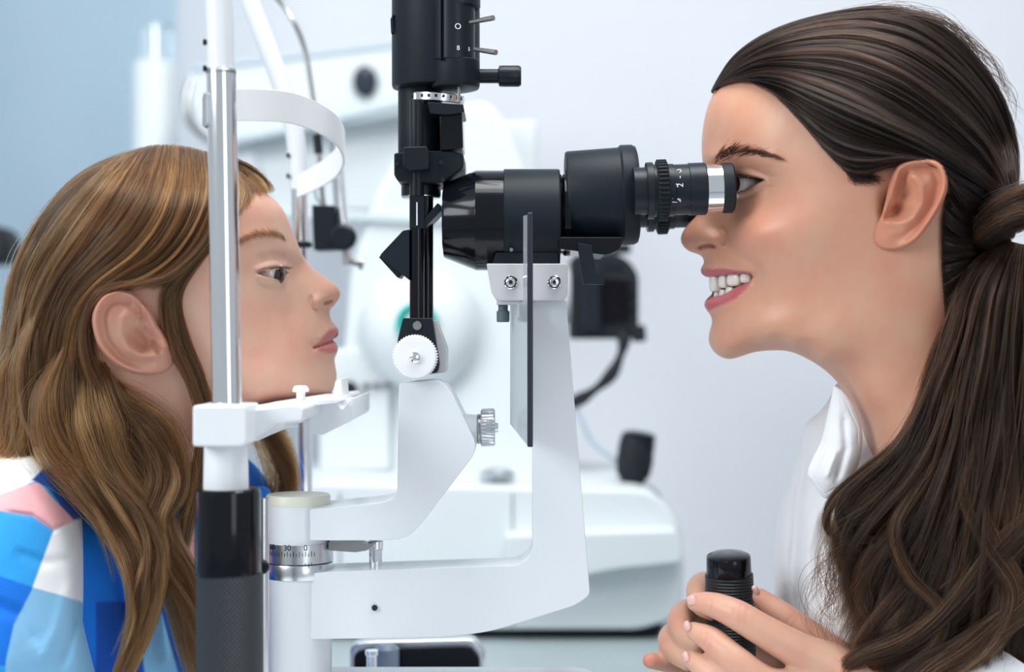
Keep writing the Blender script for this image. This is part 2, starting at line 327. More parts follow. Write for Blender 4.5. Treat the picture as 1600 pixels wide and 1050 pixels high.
# far post
tube('upper_tube', catmull([P(366, -60, yr), P(389, 0, yr), P(416, 70, yr), P(442, 140, yr), P(459, 200, yr), P(465, 250, yr), P(467, 296, yr)], 40), S(15, yr), WHITE2, hr, 32)
tube('far_post', [P(467.5, 285, yr), Vector((P(481, 900, yr).x, yr, .9355))], S(13, yr), CHROME, hr, 32)
lathe('post_ring', [(S(13, yr), 0), (S(18, yr), .001), (S(18, yr), .004), (S(13, yr), .005)], P(470, 388, yr), 'z', BLACK, hr, 32)
for q in (243, 275): lathe('set_screw', [(.0012, 0), (.0018, .0005), (.0018, .002)], P(452, q, yr-.006), (-1, -.3, 0), BLACK, hr, 10)
# forehead band: a thin curved strip
bp_ = catmull([P(352, 164, yn)+Vector((0, 0, 0)), P(400, 164, yn+.015), P(455, 169, yn+.06), P(500, 186, yn+.12), P(528, 207, yn+.175), P(537, 232, yn+.225), P(525, 255, yn+.27), P(498, 275, yn+.30), P(465, 292, yr-.012)], 60)
hw = np.interp(np.linspace(0, 1, 60), [0, .5, .75, 1], [.0087, .0092, .0100, .008])
v = []; fc = []
tg = np.gradient(bp_, axis=0); nr = np.stack([tg[:, 1], -tg[:, 0], 0*tg[:, 0]], 1); nr /= np.linalg.norm(nr, axis=1)[:, None]
for i in range(60):
    lean = np.array([0, 0, 1.0])
    for (a, b) in ((1, 1), (-1, 1), (-1, -1), (1, -1)):
        v.append(bp_[i]+lean*hw[i]*a+nr[i]*.0009*b)
for i in range(59):
    for k in range(4): fc.append([i*4+k, i*4+(k+1) % 4, i*4+4+(k+1) % 4, i*4+4+k])
fc += [[0, 1, 2, 3], [239, 238, 237, 236]]
mesh('forehead_band', v, fc, BANDM, hr, (0, 0, 0), True, 40, .0004, 2, recalc=True)
# sleeve, bracket, handle
o = prism('bracket_block', round_poly([(303, 633), (385, 633), (388, 640), (388, 692), (380, 697), (303, 697)], 6), yn-.022, yn+.02, WHITE2, hr, yref=yn-.018, bevel=.006, seg=5)
lathe('sleeve', [(s_(33), 0), (s_(34), -.002), (s_(36), -.040), (s_(36), -.045)], P(353, 694, yn), 'z', WHITE2, hr, 40)
lathe('grip_collar', [(s_(47), 0), (s_(50), -.001), (s_(51), -.003), (s_(51.5), -.044), (s_(50), -.046)], P(356, 763, yn), 'z', GLOSS, hr, 56)
GR = grip_mat('knurled_black_grip', (.016, .022, .03), 44, 2*math.pi/.0028, .42)
lathe('hand_grip', [(s_(50), 0), (s_(52), -.0015), (s_(53), -.1365)], P(359, 895, yn), 'z', GR, hr, 72)
lathe('height_rod', [(.0035, 0), (.0035, -.175)], P(411, 778, yn+.05), 'z', ALU, hr, 20)
lathe('rod_screw', [(.003, 0), (.004, .001), (.004, .004), (.003, .005)], P(411, 885, yn+.046), '-y', BLACK, hr, 16)
# chin rest: arm across from the bracket, tray, front wing, chin cup
cr = mesh('chin_rest', [], [], None, hr, P(470, 650, -.02))
cr.data.materials.append(WHITE2)
prism('cross_arm', round_poly([(380, 640), (470, 628), (485, 634), (482, 655), (440, 660), (400, 690), (384, 688)], 5), -.135, .05, WHITE2, cr, yref=-.11, bevel=.003)
prism('top_plate', round_poly([(368, 640), (470, 625), (530, 621), (533, 627), (470, 634), (372, 650)], 2), -.085, .06, PURE, cr, yref=-.06, bevel=.0012)
prism('front_wing', round_poly([(484, 634, 6), (526, 628, 3), (536, 640, 5), (549, 622, 4), (553, 622, 3), (553, 655, 6), (504, 680, 6), (486, 676, 6)], 4), -.06, .05, WHITE2, cr, yref=-.055, bevel=.0025)
prism('chin_cup_lip', round_poly([(524, 596, 2), (533, 591, 3), (535, 620, 6), (545, 628, 4), (543, 637, 4), (531, 640, 6), (521, 624, 4), (520, 618, 3)], 3), -.035, .004, PURE, cr, yref=-.035, bevel=.002)
lathe('boss', [(S(22, -.05), 0), (S(24, -.05), -.001), (S(24, -.05), -.010), (S(22, -.05), -.011)], P(442, 638, -.05), 'z', WHITE2, cr, 32)
for k, yy in enumerate((-.075, .075)):
    pn = lathe('paper_pin', [(S(7, yy), -.004), (S(7, yy), S(22, yy)), (S(13, yy), S(23, yy)), (S(13, yy), S(27, yy)), (S(10, yy), S(32, yy)), (S(5, yy), S(33, yy))], P(470 if k == 0 else 478, 635, yy), 'z', PURE, cr, 24)
prism('under_web', round_poly([(402, 664), (484, 648), (484, 656), (446, 668), (400, 690)], 3), -.05, -.03, WHITE2, cr, yref=-.05, bevel=.001)

# ------------------------------------------------------------------ microscope arm (lower arm, column, riser) and microscope
mi = thing('biomicroscope', P(468, 1050, 0), 'slit lamp microscope with black binocular tube on a pale angled arm', 'microscope')
lathe('column', [(S(50), -.0015), (S(51), S(150)-.0005), (S(49), S(150))], P(468, 1050, .0), 'z', WHITE, mi, 56)
prism('lower_arm', round_poly([(452, 897, 2), (520, 890, 3), (812, 880, 20), (832, 862, 14), (832, 470, 2), (884, 470, 3), (920, 912, 6), (921, 926, 8), (900, 942, 14), (765, 984, 26), (690, 992, 10), (452, 996, 2)], 6, 6), -.0178, .0178, WHITE, mi, yref=-.010, bevel=.0045, seg=5)
lathe('index_hole', [(.0018, 0), (.0018, .001)], P(585.5, 949.5, -.0183), '-y', INK, mi, 16)
sc = lathe('stop_post', [(S(11), 0), (S(11), S(5)), (S(10), S(6)), (S(10.5), S(34)), (S(12), S(36)), (S(12), S(47)), (S(9), S(49))], P(587, 893, 0), 'z', CHROME, mi, 28)
rlathe('scale_ring', S(53), 0, S(24), P(468, 901, 0), 'z', ALU, mi, .0006, seg=72)
for k, ln in ((0, .0018), (1, .0034), (2, .0014)):
    a = -math.pi/2+math.radians(17.5+k*5.05); R1 = S(53)+.00005
    q_ = rbox('index_mark', Vector((P(468, 0, 0).x+R1*math.cos(a)-.00018, R1*math.sin(a)-.0001, PZ(880, -.02)-ln)), Vector((P(468, 0, 0).x+R1*math.cos(a)+.00018, R1*math.sin(a)+.0001, PZ(880, -.02))), INK, mi, 0)
# bracket under the tube
prism('tube_bracket', round_poly([(760, 412, 3), (887, 412, 4), (887, 462, 6), (880, 470, 4), (778, 470, 6), (768, 458, 8)], 3), -.03, .03, CLAMP, mi, yref=-.028, bevel=.0025)
for bxp in (798, 866):
    b_ = lathe('hex_bolt', [(.0034, -.001), (.0042, .0), (.0042, .0006), (.0036, .0012), (.0034, .0004)], P(bxp, 441, -.0302), '-y', CHROME, mi, 28)
    lathe('socket_ring', [(.0036, 0), (.0036, .0009)], P(bxp, 441, -.0303), '-y', INK, b_, 24)
    lathe('bolt_head', [(.0028, 0), (.0028, .0016), (.0022, .0020)], P(bxp, 441, -.0306), '-y', CHROME, b_, 24)
    lathe('hex_socket', [(.0014, 0), (.0014, .0022)], P(bxp, 441, -.0306), '-y', INK, b_, 6)
prism('shield_bracket', round_poly([(776, 469), (833, 469), (833, 500), (828, 500), (828, 476), (815, 476), (815, 497), (808, 497), (808, 476), (776, 476)], 1), -.028, -.004, CLAMP, mi, yref=-.026, bevel=.0006)
for bxp, rr in ((786, 10), (826, 8)):
    lathe('thumb_screw', [(S(rr*.75), 0), (S(rr*.75), -.004), (S(rr), -.0045), (S(rr), -.0105), (S(rr*.85), -.0112)], P(bxp, 475, -.014), 'z', mat('slate_plastic', (.10, .14, .16), .4, var=.05), mi, 24)
# breath shield: a tall acrylic plate, seen almost edge on
SH = mat('smoky_acrylic', (.50, .56, .60), .12, 0, .3, alpha=.72, var=.02)
EDGE = mat('dark_acrylic_edge', (.02, .022, .035), .25, 0, .3, var=.05)
sh = thing('breath_shield', P(826, 500, -.05), 'tall thin smoked acrylic breath shield hanging edge-on in front of the microscope arm', 'shield')
A0 = P(828, 500, -.055).x; A1 = P(800, 500, .0).x
def shield_pt(f, py_near, yy): return Vector((A0+(A1-A0)*f, yy, PZ(py_near, -.055)))
qs = [(0, 333), (0, 697)]
v = []
zt, zb = PZ(335, -.055), PZ(697, -.055)
nrm = Vector((.055, .0, 0)).normalized()*.0012
pts = [Vector((A0, -.055, zt)), Vector((A0, -.055, zb)), Vector((A0+(A1-A0)*.85, -.008, zb+.012)), Vector((A1, 0.0, zb+.02)), Vector((A1, 0.0, PZ(478, 0)))]
pts = [Vector((A0, -.055, zt)), Vector((A0, -.055, zb)), Vector((A1, 0.0, zb+.010)), Vector((A1, 0.0, PZ(474, 0))), Vector((A0+(A1-A0)*.25, -.042, PZ(474, 0))), Vector((A0+(A1-A0)*.25, -.042, zt+.0))]
n = len(pts); v = [p+nrm for p in pts]+[p-nrm for p in pts]
mesh('acrylic_plate', v, [list(range(n)), list(range(2*n-1, n-1, -1))]+[[i, (i+1) % n, (i+1) % n+n, i+n] for i in range(n)], SH, sh, (0, 0, 0), True, 30, 0, recalc=True)
rbox('edge_strip', (A0-.0016, -.0575, zb-.0005), (A0+.0018, -.0545, zt+.001), EDGE, sh, .0008)
# the optical tube, along x
def xl(name, prof, py, mt, yy=0.0, seg=64, parent=mi, **k):
    """prof: (half height px, px) along the picture's x; axis horizontal at row py"""
    return lathe(name, [(S(r, yy), P(q, py, yy).x) for r, q in prof], (0, yy, P(0, py, yy).z), 'x', mt, parent, seg, **k)
xl('objective_cone', [(40, 693), (57, 693.5), (59, 696), (77, 742), (78, 744), (78, 790)], 344.5, GLOSS, seg=64, angle=20)
xl('objective_lens', [(46, 692), (46, 700)], 344.5, mat('coated_lens', (.02, .02, .06), .03, 0, 1, var=.03))
xl('front_barrel', [(78, 787), (79.5, 788), (79.5, 872), (78, 874)], 344, SATIN)
prism('barrel_foot', round_poly([(775, 395), (872, 395), (872, 412), (770, 412)], 2), -.024, .024, SATIN, mi, yref=-.02, bevel=.001)
lathe('barrel_screw', [(.0012, 0), (.0014, .0006), (.0010, .0012)], P(799, 390, -.0265), '-y', STEEL, mi, 12)
xl('neck_ring', [(60, 872), (64, 874), (60, 878), (65, 881), (66, 890)], 335, GLOSS)
# binocular housing, slightly tapered, tilted
ax = Vector((1, 0, .035))
o0 = P(884, 308, 0)
def al(name, prof, org, mt, axis=ax, seg=64, parent=mi, **k):
    return lathe(name, [(S(r), S(t)) for r, t in prof], org, axis, mt, parent, seg, **k)
al('binocular_housing', [(62, 0), (69, 1), (71, 4), (74.5, 88), (74.5, 90)], o0, SATIN, sx=1.0)
al('housing_rim', [(75, 84), (78, 87), (78, 104), (75, 110), (69, 112), (55, 113)], o0, SATIN)
prism('prism_box', round_poly([(872, 372), (975, 372), (966, 392), (945, 400), (872, 390)], 4), -.03, .03, GLOSS, mi, yref=-.02, bevel=.003)
prism('lever', round_poly([(902, 380), (924, 384), (931, 426), (945, 436), (944, 445), (911, 444)], 2), -.036, -.031, SATIN, mi, yref=-.033, bevel=.0008)
# eyepieces
for yy, py in ((-.032, 299), (.032, 319)):
    e_ = lathe('eyepiece', [(S(r, yy), S(t, yy)) for r, t in ((37, 0), (37, 20), (44, 20), (44.5, 22), (44.5, 30), (41, 31), (41, 60), (41, 62))], P(990, py, yy), ax, BLACK, mi, 56)
    lathe('focus_ring', [(S(44, yy), 0), (S(48.5, yy), S(2, yy)), (S(48.5, yy), S(16, yy)), (S(44, yy), S(18, yy))], P(1025, py-1, yy), ax, RUB, e_, teeth=(40, .0012, 1, 2))
    lathe('scale_barrel', [(S(39, yy), 0), (S(39.5, yy), S(1, yy)), (S(39.5, yy), S(32, yy)), (S(41, yy), S(33, yy)), (S(41, yy), S(58, yy)), (S(39, yy), S(60, yy))], P(1043, py-2, yy), ax, BLACK, e_, 56)
    lathe('chrome_tube', [(S(37.5, yy), 0), (S(37.5, yy), S(34, yy)), (S(36, yy), S(34, yy))], P(1100, py-4, yy), ax, CHROME, e_, 56)
    lathe('eyecup', [(S(34, yy), 0), (S(38, yy), S(1, yy)), (S(39.5, yy), S(5, yy)), (S(39.5, yy), S(17, yy)), (S(36, yy), S(20, yy)), (S(30, yy), S(20, yy)), (S(28, yy), S(8, yy))], P(1126, py-5, yy), ax, RUB, e_, 56)
    if yy < 0:
        ctr = P(1043, py-2, yy); R_ = S(40, yy)
        def onbar(px, ang, sz, s=None):
            loc = Vector((P(px, 0, yy).x, yy-R_*math.cos(ang)-.00006, P(px, py-3, yy).z+R_*math.sin(ang)))
            return loc
        for k, a in enumerate((42, 22, 3, -16, -35)):
            L = onbar(1083, math.radians(a), 0)
            q_ = rbox('scale_mark', L+Vector((-.0026, -.0001, -.00022)), L+Vector((.0026, .0001, .00022)), PRINT, e_, 0); q_.rotation_euler = (math.radians(-a), 0, 0)
        for s, px, a in (('0', 1058, 40), ('-', 1058, 23), ('2', 1059, 4), ('5', 1051, 4), ('4', 1059, -29), ('10', 1051, -29)):
            L = onbar(px, math.radians(a), 0)
            text('scale_figure', s, L, .0052, PRINT, e_, rot=(math.pi/2-math.radians(a), -math.pi/2, 0))

# ------------------------------------------------------------------ slit illumination arm
il = thing('slit_illuminator', P(468, 845, 0), 'slit lamp illumination tower of black drum and rod on a pale cranked arm', 'slit lamp')
lathe('pivot_cap', [(S(50), 0), (S(50), S(13)), (S(48), S(16)), (S(30), S(16))], P(466, 788, 0), 'z', CREAM, il, 56)
lathe('pivot_hub', [(S(49.5), 0), (S(49.5), S(61))], P(466, 846, 0), 'z', WHITE, il, 56)
rg = lathe('angle_scale_ring', [(S(52), 0), (S(53), .0003), (S(53), S(29.5)), (S(52.5), S(30))], P(468, 876, 0), 'z', ALU, il, 72)
R_ = S(53)+.00005
for k in range(-3, 17):
    a = -math.pi/2+math.radians(17.5-k*5.05)
    L = Vector((P(468, 0, 0).x+R_*math.cos(a), R_*math.sin(a), PZ(870, -.02)))
    hgt = .0022 if k % 2 else .0032
    q_ = rbox('scale_mark', L+Vector((-.00018, -.0001, 0)), L+Vector((.00018, .0001, hgt)), INK, rg, 0); q_.rotation_euler = (0, 0, a+math.pi/2)
for s, a0 in (('0', 17.5), ('30', -13), ('60', -44)):
    a = -math.pi/2+math.radians(a0)
    text('scale_figure', s, Vector((P(468, 0, 0).x+(R_+.0001)*math.cos(a), (R_+.0001)*math.sin(a), PZ(856.5, -.02))), .0050, INK, rg, rot=(math.pi/2, 0, a+math.pi/2))
prism('cranked_arm', round_poly([(487, 794, 4), (592, 784, 10), (622, 776, 22), (625, 598, 6), (688, 592, 16), (706, 612, 8), (744, 690, 12), (742, 708, 10), (666, 808, 12), (640, 838, 26), (600, 842, 8), (487, 842, 2)], 6, 6), -.026, .022, WHITE, il, yref=-.018, bevel=.005, seg=5)
prism('lock_lever', round_poly([(515, 845), (557, 845), (572, 850), (590, 846), (575, 858), (557, 861), (515, 858)], 2), -.012, .006, STEEL, il, yref=-.006, bevel=.001)
lathe('clamp_boss', [(S(24), 0), (S(22), .010), (S(20), .011)], P(722, 670, 0), 'x', WHITE, il, 32)
lathe('clamp_washer', [(S(22), 0), (S(24), .001), (S(22), .003)], P(745, 670, 0), 'x', STEEL, il, 32)
lathe('knurled_knob', [(S(26), 0), (S(30), .001), (S(30), .008), (S(27), .009), (S(8), .009), (S(7), .011)], P(751, 668, 0), 'x', ALU, il, teeth=(34, .0009, 1, 2))
# tilt hinge
prism('hinge_block', round_poly([(630, 497, 2), (676, 497, 2), (687, 568, 3), (684, 582, 4), (634, 588, 4), (618, 576, 4), (622, 530, 3)], 2), -.026, -.004, BLACK, il, yref=-.022, bevel=.001)
prism('hinge_cheek', round_poly([(672, 499, 2), (682, 501, 2), (698, 545, 3), (697, 582, 4), (676, 584, 3), (640, 592, 2), (640, 520, 2)], 2), -.015, .016, CLAMP, il, yref=-.012, bevel=.0015)
wh = lathe('tilt_wheel', [(S(30), 0), (S(34.5), .001), (S(34.5), .007), (S(31), .0085), (S(10), .0088)], P(649.5, 558, -.026), '-y', PURE, il, teeth=(48, .0006, 1, 2))
lathe('wheel_bolt', [(S(9.5), 0), (S(9.5), .0095), (S(8), .0108), (S(4.5), .0116), (0.0, .0118)], P(650, 558, -.026), '-y', CHROME, wh, 28)
lathe('hinge_screw', [(.0016, 0), (.0030, 0.0002), (.0026, .001)], P(652, 509, -.0262), '-y', STEEL, il, 20)
# lower rods
rz = lambda q: PZ(q, 0)
def vrod(name, px, r, pt, pb, mt, yy=0.0, seg=32, parent=il, rd=.0006):
    h = PZ(pt, yy)-PZ(pb, yy)
    return lathe(name, [(S(r, yy)-rd, 0), (S(r, yy), rd), (S(r, yy), h-rd), (S(r, yy)-rd, h)], P(px, pb, yy), 'z', mt, parent, seg)
vrod('main_rod', 651.5, 11.5, 355, 500, GLOSS, -.012)
vrod('rear_rod', 667, 10, 300, 500, GLOSS, .006)
vrod('mid_rod', 651.5, 11.5, 238, 308, BLACK, -.012)
prism('slit_window_frame', [(640, 306), (663, 306), (663, 357), (640, 357)], -.017, -.012, BLACK, il, yref=-.015, bevel=.0006)
prism('slit_window_side', [(662, 306), (668, 306), (668, 357), (662, 357)], -.013, .002, BLACK, il, yref=-.01, bevel=.0005)
prism('slit_glint', [(650.5, 316), (652.5, 316), (652.5, 352), (650.5, 352)], -.0175, -.0165, PRINT, il, yref=-.017, bevel=0, label='narrow white strip imitating a glint in the slit window')  # glint drawn as a white strip over the slit window
# tilted mirror and dark diamond-shaped prism housing
prism('mirror_plate', round_poly([(658, 350), (684, 318), (690, 322), (690, 330), (664, 357)], 1), -.016, .016, BLACK, il, yref=-.012, bevel=.0006)
ph = prism('prism_housing', round_poly([(640, 359), (640, 438), (594, 402), (596, 397), (630, 361)], 1), -.016, .016, SATIN, il, yref=-.013, bevel=.0008)
prism('prism_cover', round_poly([(592, 402), (596, 399), (628, 428), (625, 434), (621, 434)], 1), -.012, .013, BLACK, ph, yref=-.011, bevel=.0005)
# lamp head
vrod('lens_tube', 658, 31, 268, 308, BLACK, .012, 48)
vrod('lens_rim', 658, 30.5, 300, 310, ALU, .012, 48)
vrod('tower_tube', 656, 34, 125, 240, SATIN, .014, 48)
vrod('guide_rod', 651, 10.5, 156, 236, BLACK, -.022)
vrod('guide_pin', 649, 3, 146, 158, CHROME, -.022, 12, rd=.0002)
prism('clamp_front', round_poly([(630, 230, 3), (667, 229, 3), (670, 236, 2), (670, 264, 4), (640, 266, 4), (630, 258, 2)], 2), -.032, -.012, BLACK, il, yref=-.03, bevel=.0014)
prism('clamp_ring', round_poly([(616, 240, 3), (640, 236, 2), (700, 236, 2), (724, 240, 3), (725, 262, 8), (700, 280, 6), (690, 286, 5), (622, 284, 5), (616, 274, 3)], 2), -.016, .036, SATIN, il, yref=-.014, bevel=.003)
for px_, py_ in ((689, 254), (692, 281), (620, 256)): lathe('grub_screw', [(.0012, 0), (.0014, .0008), (.0006, .0008)], P(px_, py_, -.0164), '-y', INK, il, 12)
prism('aperture_block', round_poly([(687, 170, 2), (722, 170, 2), (724, 232, 2), (688, 235, 2)], 2), -.018, .02, GLOSS, il, yref=-.016, bevel=.0015)
prism('aperture_shelf', round_poly([(668, 160, 2), (724, 164, 2), (726, 176, 3), (700, 180, 3), (672, 178, 3)], 2), -.022, .022, BLACK, il, yref=-.02, bevel=.0015)
dl = lathe('filter_dial', [(S(40), 0), (S(41), .0004), (S(41), .0048), (S(40), .0052)], P(684, 161, .004), (.09, -.05, 1), ALU, il, 56)
for k in range(9):
    a = math.radians(-155+k*16); R2 = S(41.3)
    q_ = rbox('dial_mark', Vector((P(684, 0, .004).x+R2*math.cos(a)-.0008, .004+R2*math.sin(a)-.0002, PZ(160, .004)+.0018-.0008*k*.25)), Vector((P(684, 0, .004).x+R2*math.cos(a)+.0008, .004+R2*math.sin(a)+.0002, PZ(160, .004)+.0036-.0008*k*.25)), INK if k % 2 else BLACK, dl, 0)
dr = lathe('lamp_drum', [(S(62), 0), (S(68), .0004), (S(69.5), .002), (S(69.5), .075)], P(681, 139, .012), 'z', SATIN, il, 72)
# raised filter cylinder at the drum's right
fc_ = lathe('filter_cylinder', [(S(33), 0), (S(34), .0005), (S(34), .062)], P(708, 96, -.008), 'z', BLACK, il, 56)
lathe('drum_foot', [(S(30), 0), (S(36), .0006), (S(37.5), .002), (S(37.5), .0170), (S(36), .0176)], P(712, 139, -.006), 'z', SATIN, il, 56)
lathe('cylinder_cap', [(S(36), 0), (S(38.5), .001), (S(38.5), .03)], P(712, 14, -.006), 'z', BLACK, il, 48)
lathe('drum_port', [(.0045, 0), (.0045, .0006)], P(715, 134.5, -.012), (0, 0, -1), INK, il, 24)
vrod('port_pin', 717, 2.6, 130, 160, STEEL, -.014, 10, rd=.0002)
prism('panel_edge', [(687, -20), (689, -20), (689, 94), (687, 94)], -.0225, -.016, INK, fc_, yref=-.0185, bevel=0)
for py0 in (28, 66):
    R3 = S(34.2, -.008)
    v = []; f = []
    for k in range(13):
        a = math.radians(-98+k*8.5)
        for dz in (-.0022, .0022): v.append((P(708, 0, -.008).x+R3*math.cos(a), -.008+R3*math.sin(a), PZ(py0, -.02)+dz*(1 if k else .4)))
    for k in range(12): f.append([2*k, 2*k+1, 2*k+3, 2*k+2])
    mesh('slot', v, f, INK, fc_, (0, 0, 0))
text('scale_figure', 'O', P(715.5, 41.5, -.0226), .0050, PRINT, fc_, rot=(math.pi/2, 0, math.radians(12)))
text('scale_figure', '8', P(716, 75, -.0226), .0040, PRINT, fc_, rot=(math.pi/2, 0, math.radians(12)))
for s, px_, py_ in (('5', 733, 77),): text('scale_figure', s, P(px_, py_, -.0185), .0032, PRINT, fc_, rot=(math.pi/2, 0, math.radians(48)))
for (a, b) in (((735, 35), (771, 28)), ((742, 77), (775, 82))):
    pl = tube('lever_pin', [P(a[0], a[1], -.02), P((a[0]+b[0])/2, (a[1]+b[1])/2, -.026), P(b[0], b[1], -.032)], [S(3.2), S(3.8), S(4.2)], STEEL, il, 16)
kn = lathe('adjust_knob', [(S(11), 0), (S(11), S(30)), (S(13), S(31)), (S(16), S(32)), (S(16.5), S(36)), (S(16.5), S(62)), (S(14), S(66)), (S(8), S(66))], P(748, 119, -.004), 'x', BLACK, il, 40)
prism('drum_clip', round_poly([(610, 30), (614, 22), (616, 50), (611, 52)], 1), .0, .01, BLACK, il, yref=.0, bevel=.0004)

# ------------------------------------------------------------------ joystick in the hands
js = thing('slit_lamp_joystick', P(1165, 1050, -.02), 'ribbed black joystick clasped in both hands of the examiner', 'joystick')
jd = Vector((-.09, 0, 1))
JO = P(1139, 900, -.025)
RIB = grip_mat('ribbed_black_rubber', (.014, .017, .022), 60, 2*math.pi/.0019, .4, ribs=True)
sj = lambda n: S(n, -.025)
lathe('top_button', [(sj(34.5), 0), (sj(35), .001), (sj(34.5), .0100), (sj(33.5), .0112), (sj(30), .0119), (sj(16), .0126), (0, .0128)], JO+Vector((0, 0, .0015)), (-.05, -.16, 1), GLOSS, js, 56)
lathe('ribbed_grip', [(sj(36), 0), (sj(37.5), -.0008), (sj(38), -.03), (sj(36), -.075), (sj(30), -.10)], JO+Vector((0, 0, .0015)), (-.06, -.16, 1), RIB, js, 56)
# ------------------------------------------------------------------ people: tools
CAMV = np.array([0, CAMY, CAMZ])
class Plane:
    """a sagittal plane standing square to the line of sight; h = metres in front of it"""
    def __init__(s, px, py, y):
        s.C = np.array(P(px, py, y)); d = s.C-CAMV; s.dist = np.linalg.norm(d); s.r = d/s.dist
        s.rx = np.cross(s.r, [0, 0, 1]); s.rx /= np.linalg.norm(s.rx); s.up = np.cross(s.rx, s.r)
    def world(s, px, py, h):
        px, py, h = np.broadcast_arrays(np.asarray(px, float), np.asarray(py, float), np.asarray(h, float))
        ray = np.stack([(px-CX)/FPX, np.ones_like(px), (CY-py)/FPX], -1)
        t = (s.dist-h)/(ray@s.r)
        return CAMV+ray*t[..., None]
    def mirror(s, w):
        d = (w-s.C)@s.r
        return w-2*d[..., None]*s.r
def sd_poly(x, y, poly):
    """signed distance to a polygon, negative inside"""
    p = np.array(poly, float); q = np.roll(p, -1, 0); d2 = np.full(x.shape, 1e12); ins = np.zeros(x.shape, bool)
    for (ax, ay), (bx, by) in zip(p, q):
        ex, ey = bx-ax, by-ay; t = np.clip(((x-ax)*ex+(y-ay)*ey)/(ex*ex+ey*ey+1e-9), 0, 1)
        d2 = np.minimum(d2, (x-ax-t*ex)**2+(y-ay-t*ey)**2)
        c = ((ay > y) != (by > y)) & (x < (bx-ax)*(y-ay)/(by-ay+1e-12)+ax); ins ^= c
    d = np.sqrt(d2); return np.where(ins, -d, d)
def d_line(x, y, pts):
    p = np.array(pts, float); d2 = np.full(x.shape, 1e12); tt = np.zeros(x.shape)
    n = len(p)-1
    for i in range(n):
        ax, ay = p[i][:2]; bx, by = p[i+1][:2]
        ex, ey = bx-ax, by-ay; t = np.clip(((x-ax)*ex+(y-ay)*ey)/(ex*ex+ey*ey+1e-9), 0, 1)
        e = (x-ax-t*ex)**2+(y-ay-t*ey)**2; m = e < d2; d2 = np.where(m, e, d2); tt = np.where(m, (i+t)/n, tt)
    return np.sqrt(d2), tt
sstep = lambda a, b, x: (lambda t: t*t*(3-2*t))(np.clip((x-a)/(b-a), 0, 1))
def densify(pts, n):
    p = np.array(pts, float); p = np.vstack([p, p[:1]])
    c = catmull(p, len(p)*24); s = np.r_[0, np.cumsum(np.linalg.norm(np.diff(c, axis=0), axis=1))]
    t = np.linspace(0, s[-1], n, endpoint=False)
    return np.stack([np.interp(t, s, c[:, 0]), np.interp(t, s, c[:, 1])], 1)
class Field:
    """height H (mm) over an outline: thin-plate fit of H^2, zero on the outline"""
    def __init__(s, outline, ctr, nb=150, lam=1e-4):
        b = densify(outline, nb); c = np.array(ctr, float)
        X = np.vstack([b, c[:, :2]])/100; v = np.r_[np.zeros(nb), c[:, 2]**2]/1000
        s.X = X; N = len(X); A = s.k(X, X)+lam*np.eye(N); Q = np.c_[np.ones(N), X]
        M = np.block([[A, Q], [Q.T, np.zeros((3, 3))]]); s.w = np.linalg.solve(M, np.r_[v, 0, 0, 0])
    def k(s, A, B):
        d2 = ((A[:, None]-B[None])**2).sum(-1)+1e-12
        return d2*np.log(d2)*.5
    def H(s, x, y):
        X = np.stack([x.ravel(), y.ravel()], 1)/100; out = np.empty(len(X))
        for i in range(0, len(X), 40000):
            x_ = X[i:i+40000]; out[i:i+40000] = s.k(x_, s.X)@s.w[:-3]+np.c_[np.ones(len(x_)), x_]@s.w[-3:]
        return np.sqrt(np.clip(out*1000, 0, None)).reshape(x.shape)
def inflate_grid(outline, center, nth, nr, lin=.45):
    o = densify(outline, nth); c = np.array(center, float)
    f = np.linspace(0, 1, nr); rho = lin*f+(1-lin)*np.sin(f*math.pi/2)
    g = c+(o-c)[None]*rho[:, None, None]          # nr x nth x 2
    return g[..., 0], g[..., 1], rho
def grid_faces(nr, nth, off=0, flip=False):
    i = np.arange(nr-1)[:, None]; k = np.arange(nth)[None]; k2 = (k+1) % nth
    q = np.stack([i*nth+k+0*k2, i*nth+k2, (i+1)*nth+k2, (i+1)*nth+k], -1).reshape(-1, 4)+off
    return q[:, ::-1] if flip else q
def np_mesh(name, V, F, mat_, parent, col=None, smooth=True, loc=None):
    V = np.asarray(V, float); loc = np.array(WL[parent]) if parent is not None and loc is None else np.array(loc if loc is not None else (0, 0, 0))
    F = np.asarray(F); me = bpy.data.meshes.new(name)
    me.vertices.add(len(V)); me.vertices.foreach_set('co', (V-loc).ravel().astype(np.float32))
    k = F.shape[1]; me.loops.add(F.size); me.loops.foreach_set('vertex_index', F.ravel().astype(np.int32))
    me.polygons.add(len(F)); me.polygons.foreach_set('loop_start', np.arange(0, F.size, k, dtype=np.int32)); me.polygons.foreach_set('loop_total', np.full(len(F), k, np.int32))
    me.update(calc_edges=True); me.validate()
    if smooth: me.polygons.foreach_set('use_smooth', [True]*len(me.polygons))
    if col is not None:
        a = me.color_attributes.new('Col', 'FLOAT_COLOR', 'POINT'); a.data.foreach_set('color', np.c_[col, np.ones(len(col))].ravel().astype(np.float32))
    if mat_: me.materials.append(mat_)
    o = bpy.data.objects.new(name, me); link(o, parent, loc)
    return o
def two_sided(plane, gx, gy, H, col=None):
    """near half and mirrored far half of an inflated grid (H in mm), sharing the outline"""
    nr, nth = gx.shape; H = H.copy(); H[-1] = 0
    W = plane.world(gx, gy, H/1000.0).reshape(-1, 3); M = plane.mirror(W)
    n = nr*nth; F1 = grid_faces(nr, nth); F2 = grid_faces(nr, nth, n, True)
    b = F2 >= n+(nr-1)*nth; F2 = np.where(b, F2-n, F2)
    V = np.vstack([W, M[:(nr-1)*nth]])
    C2 = None if col is None else np.vstack([col.reshape(-1, 3), col.reshape(-1, 3)[:(nr-1)*nth]])
    return V, np.vstack([F1, F2]), C2
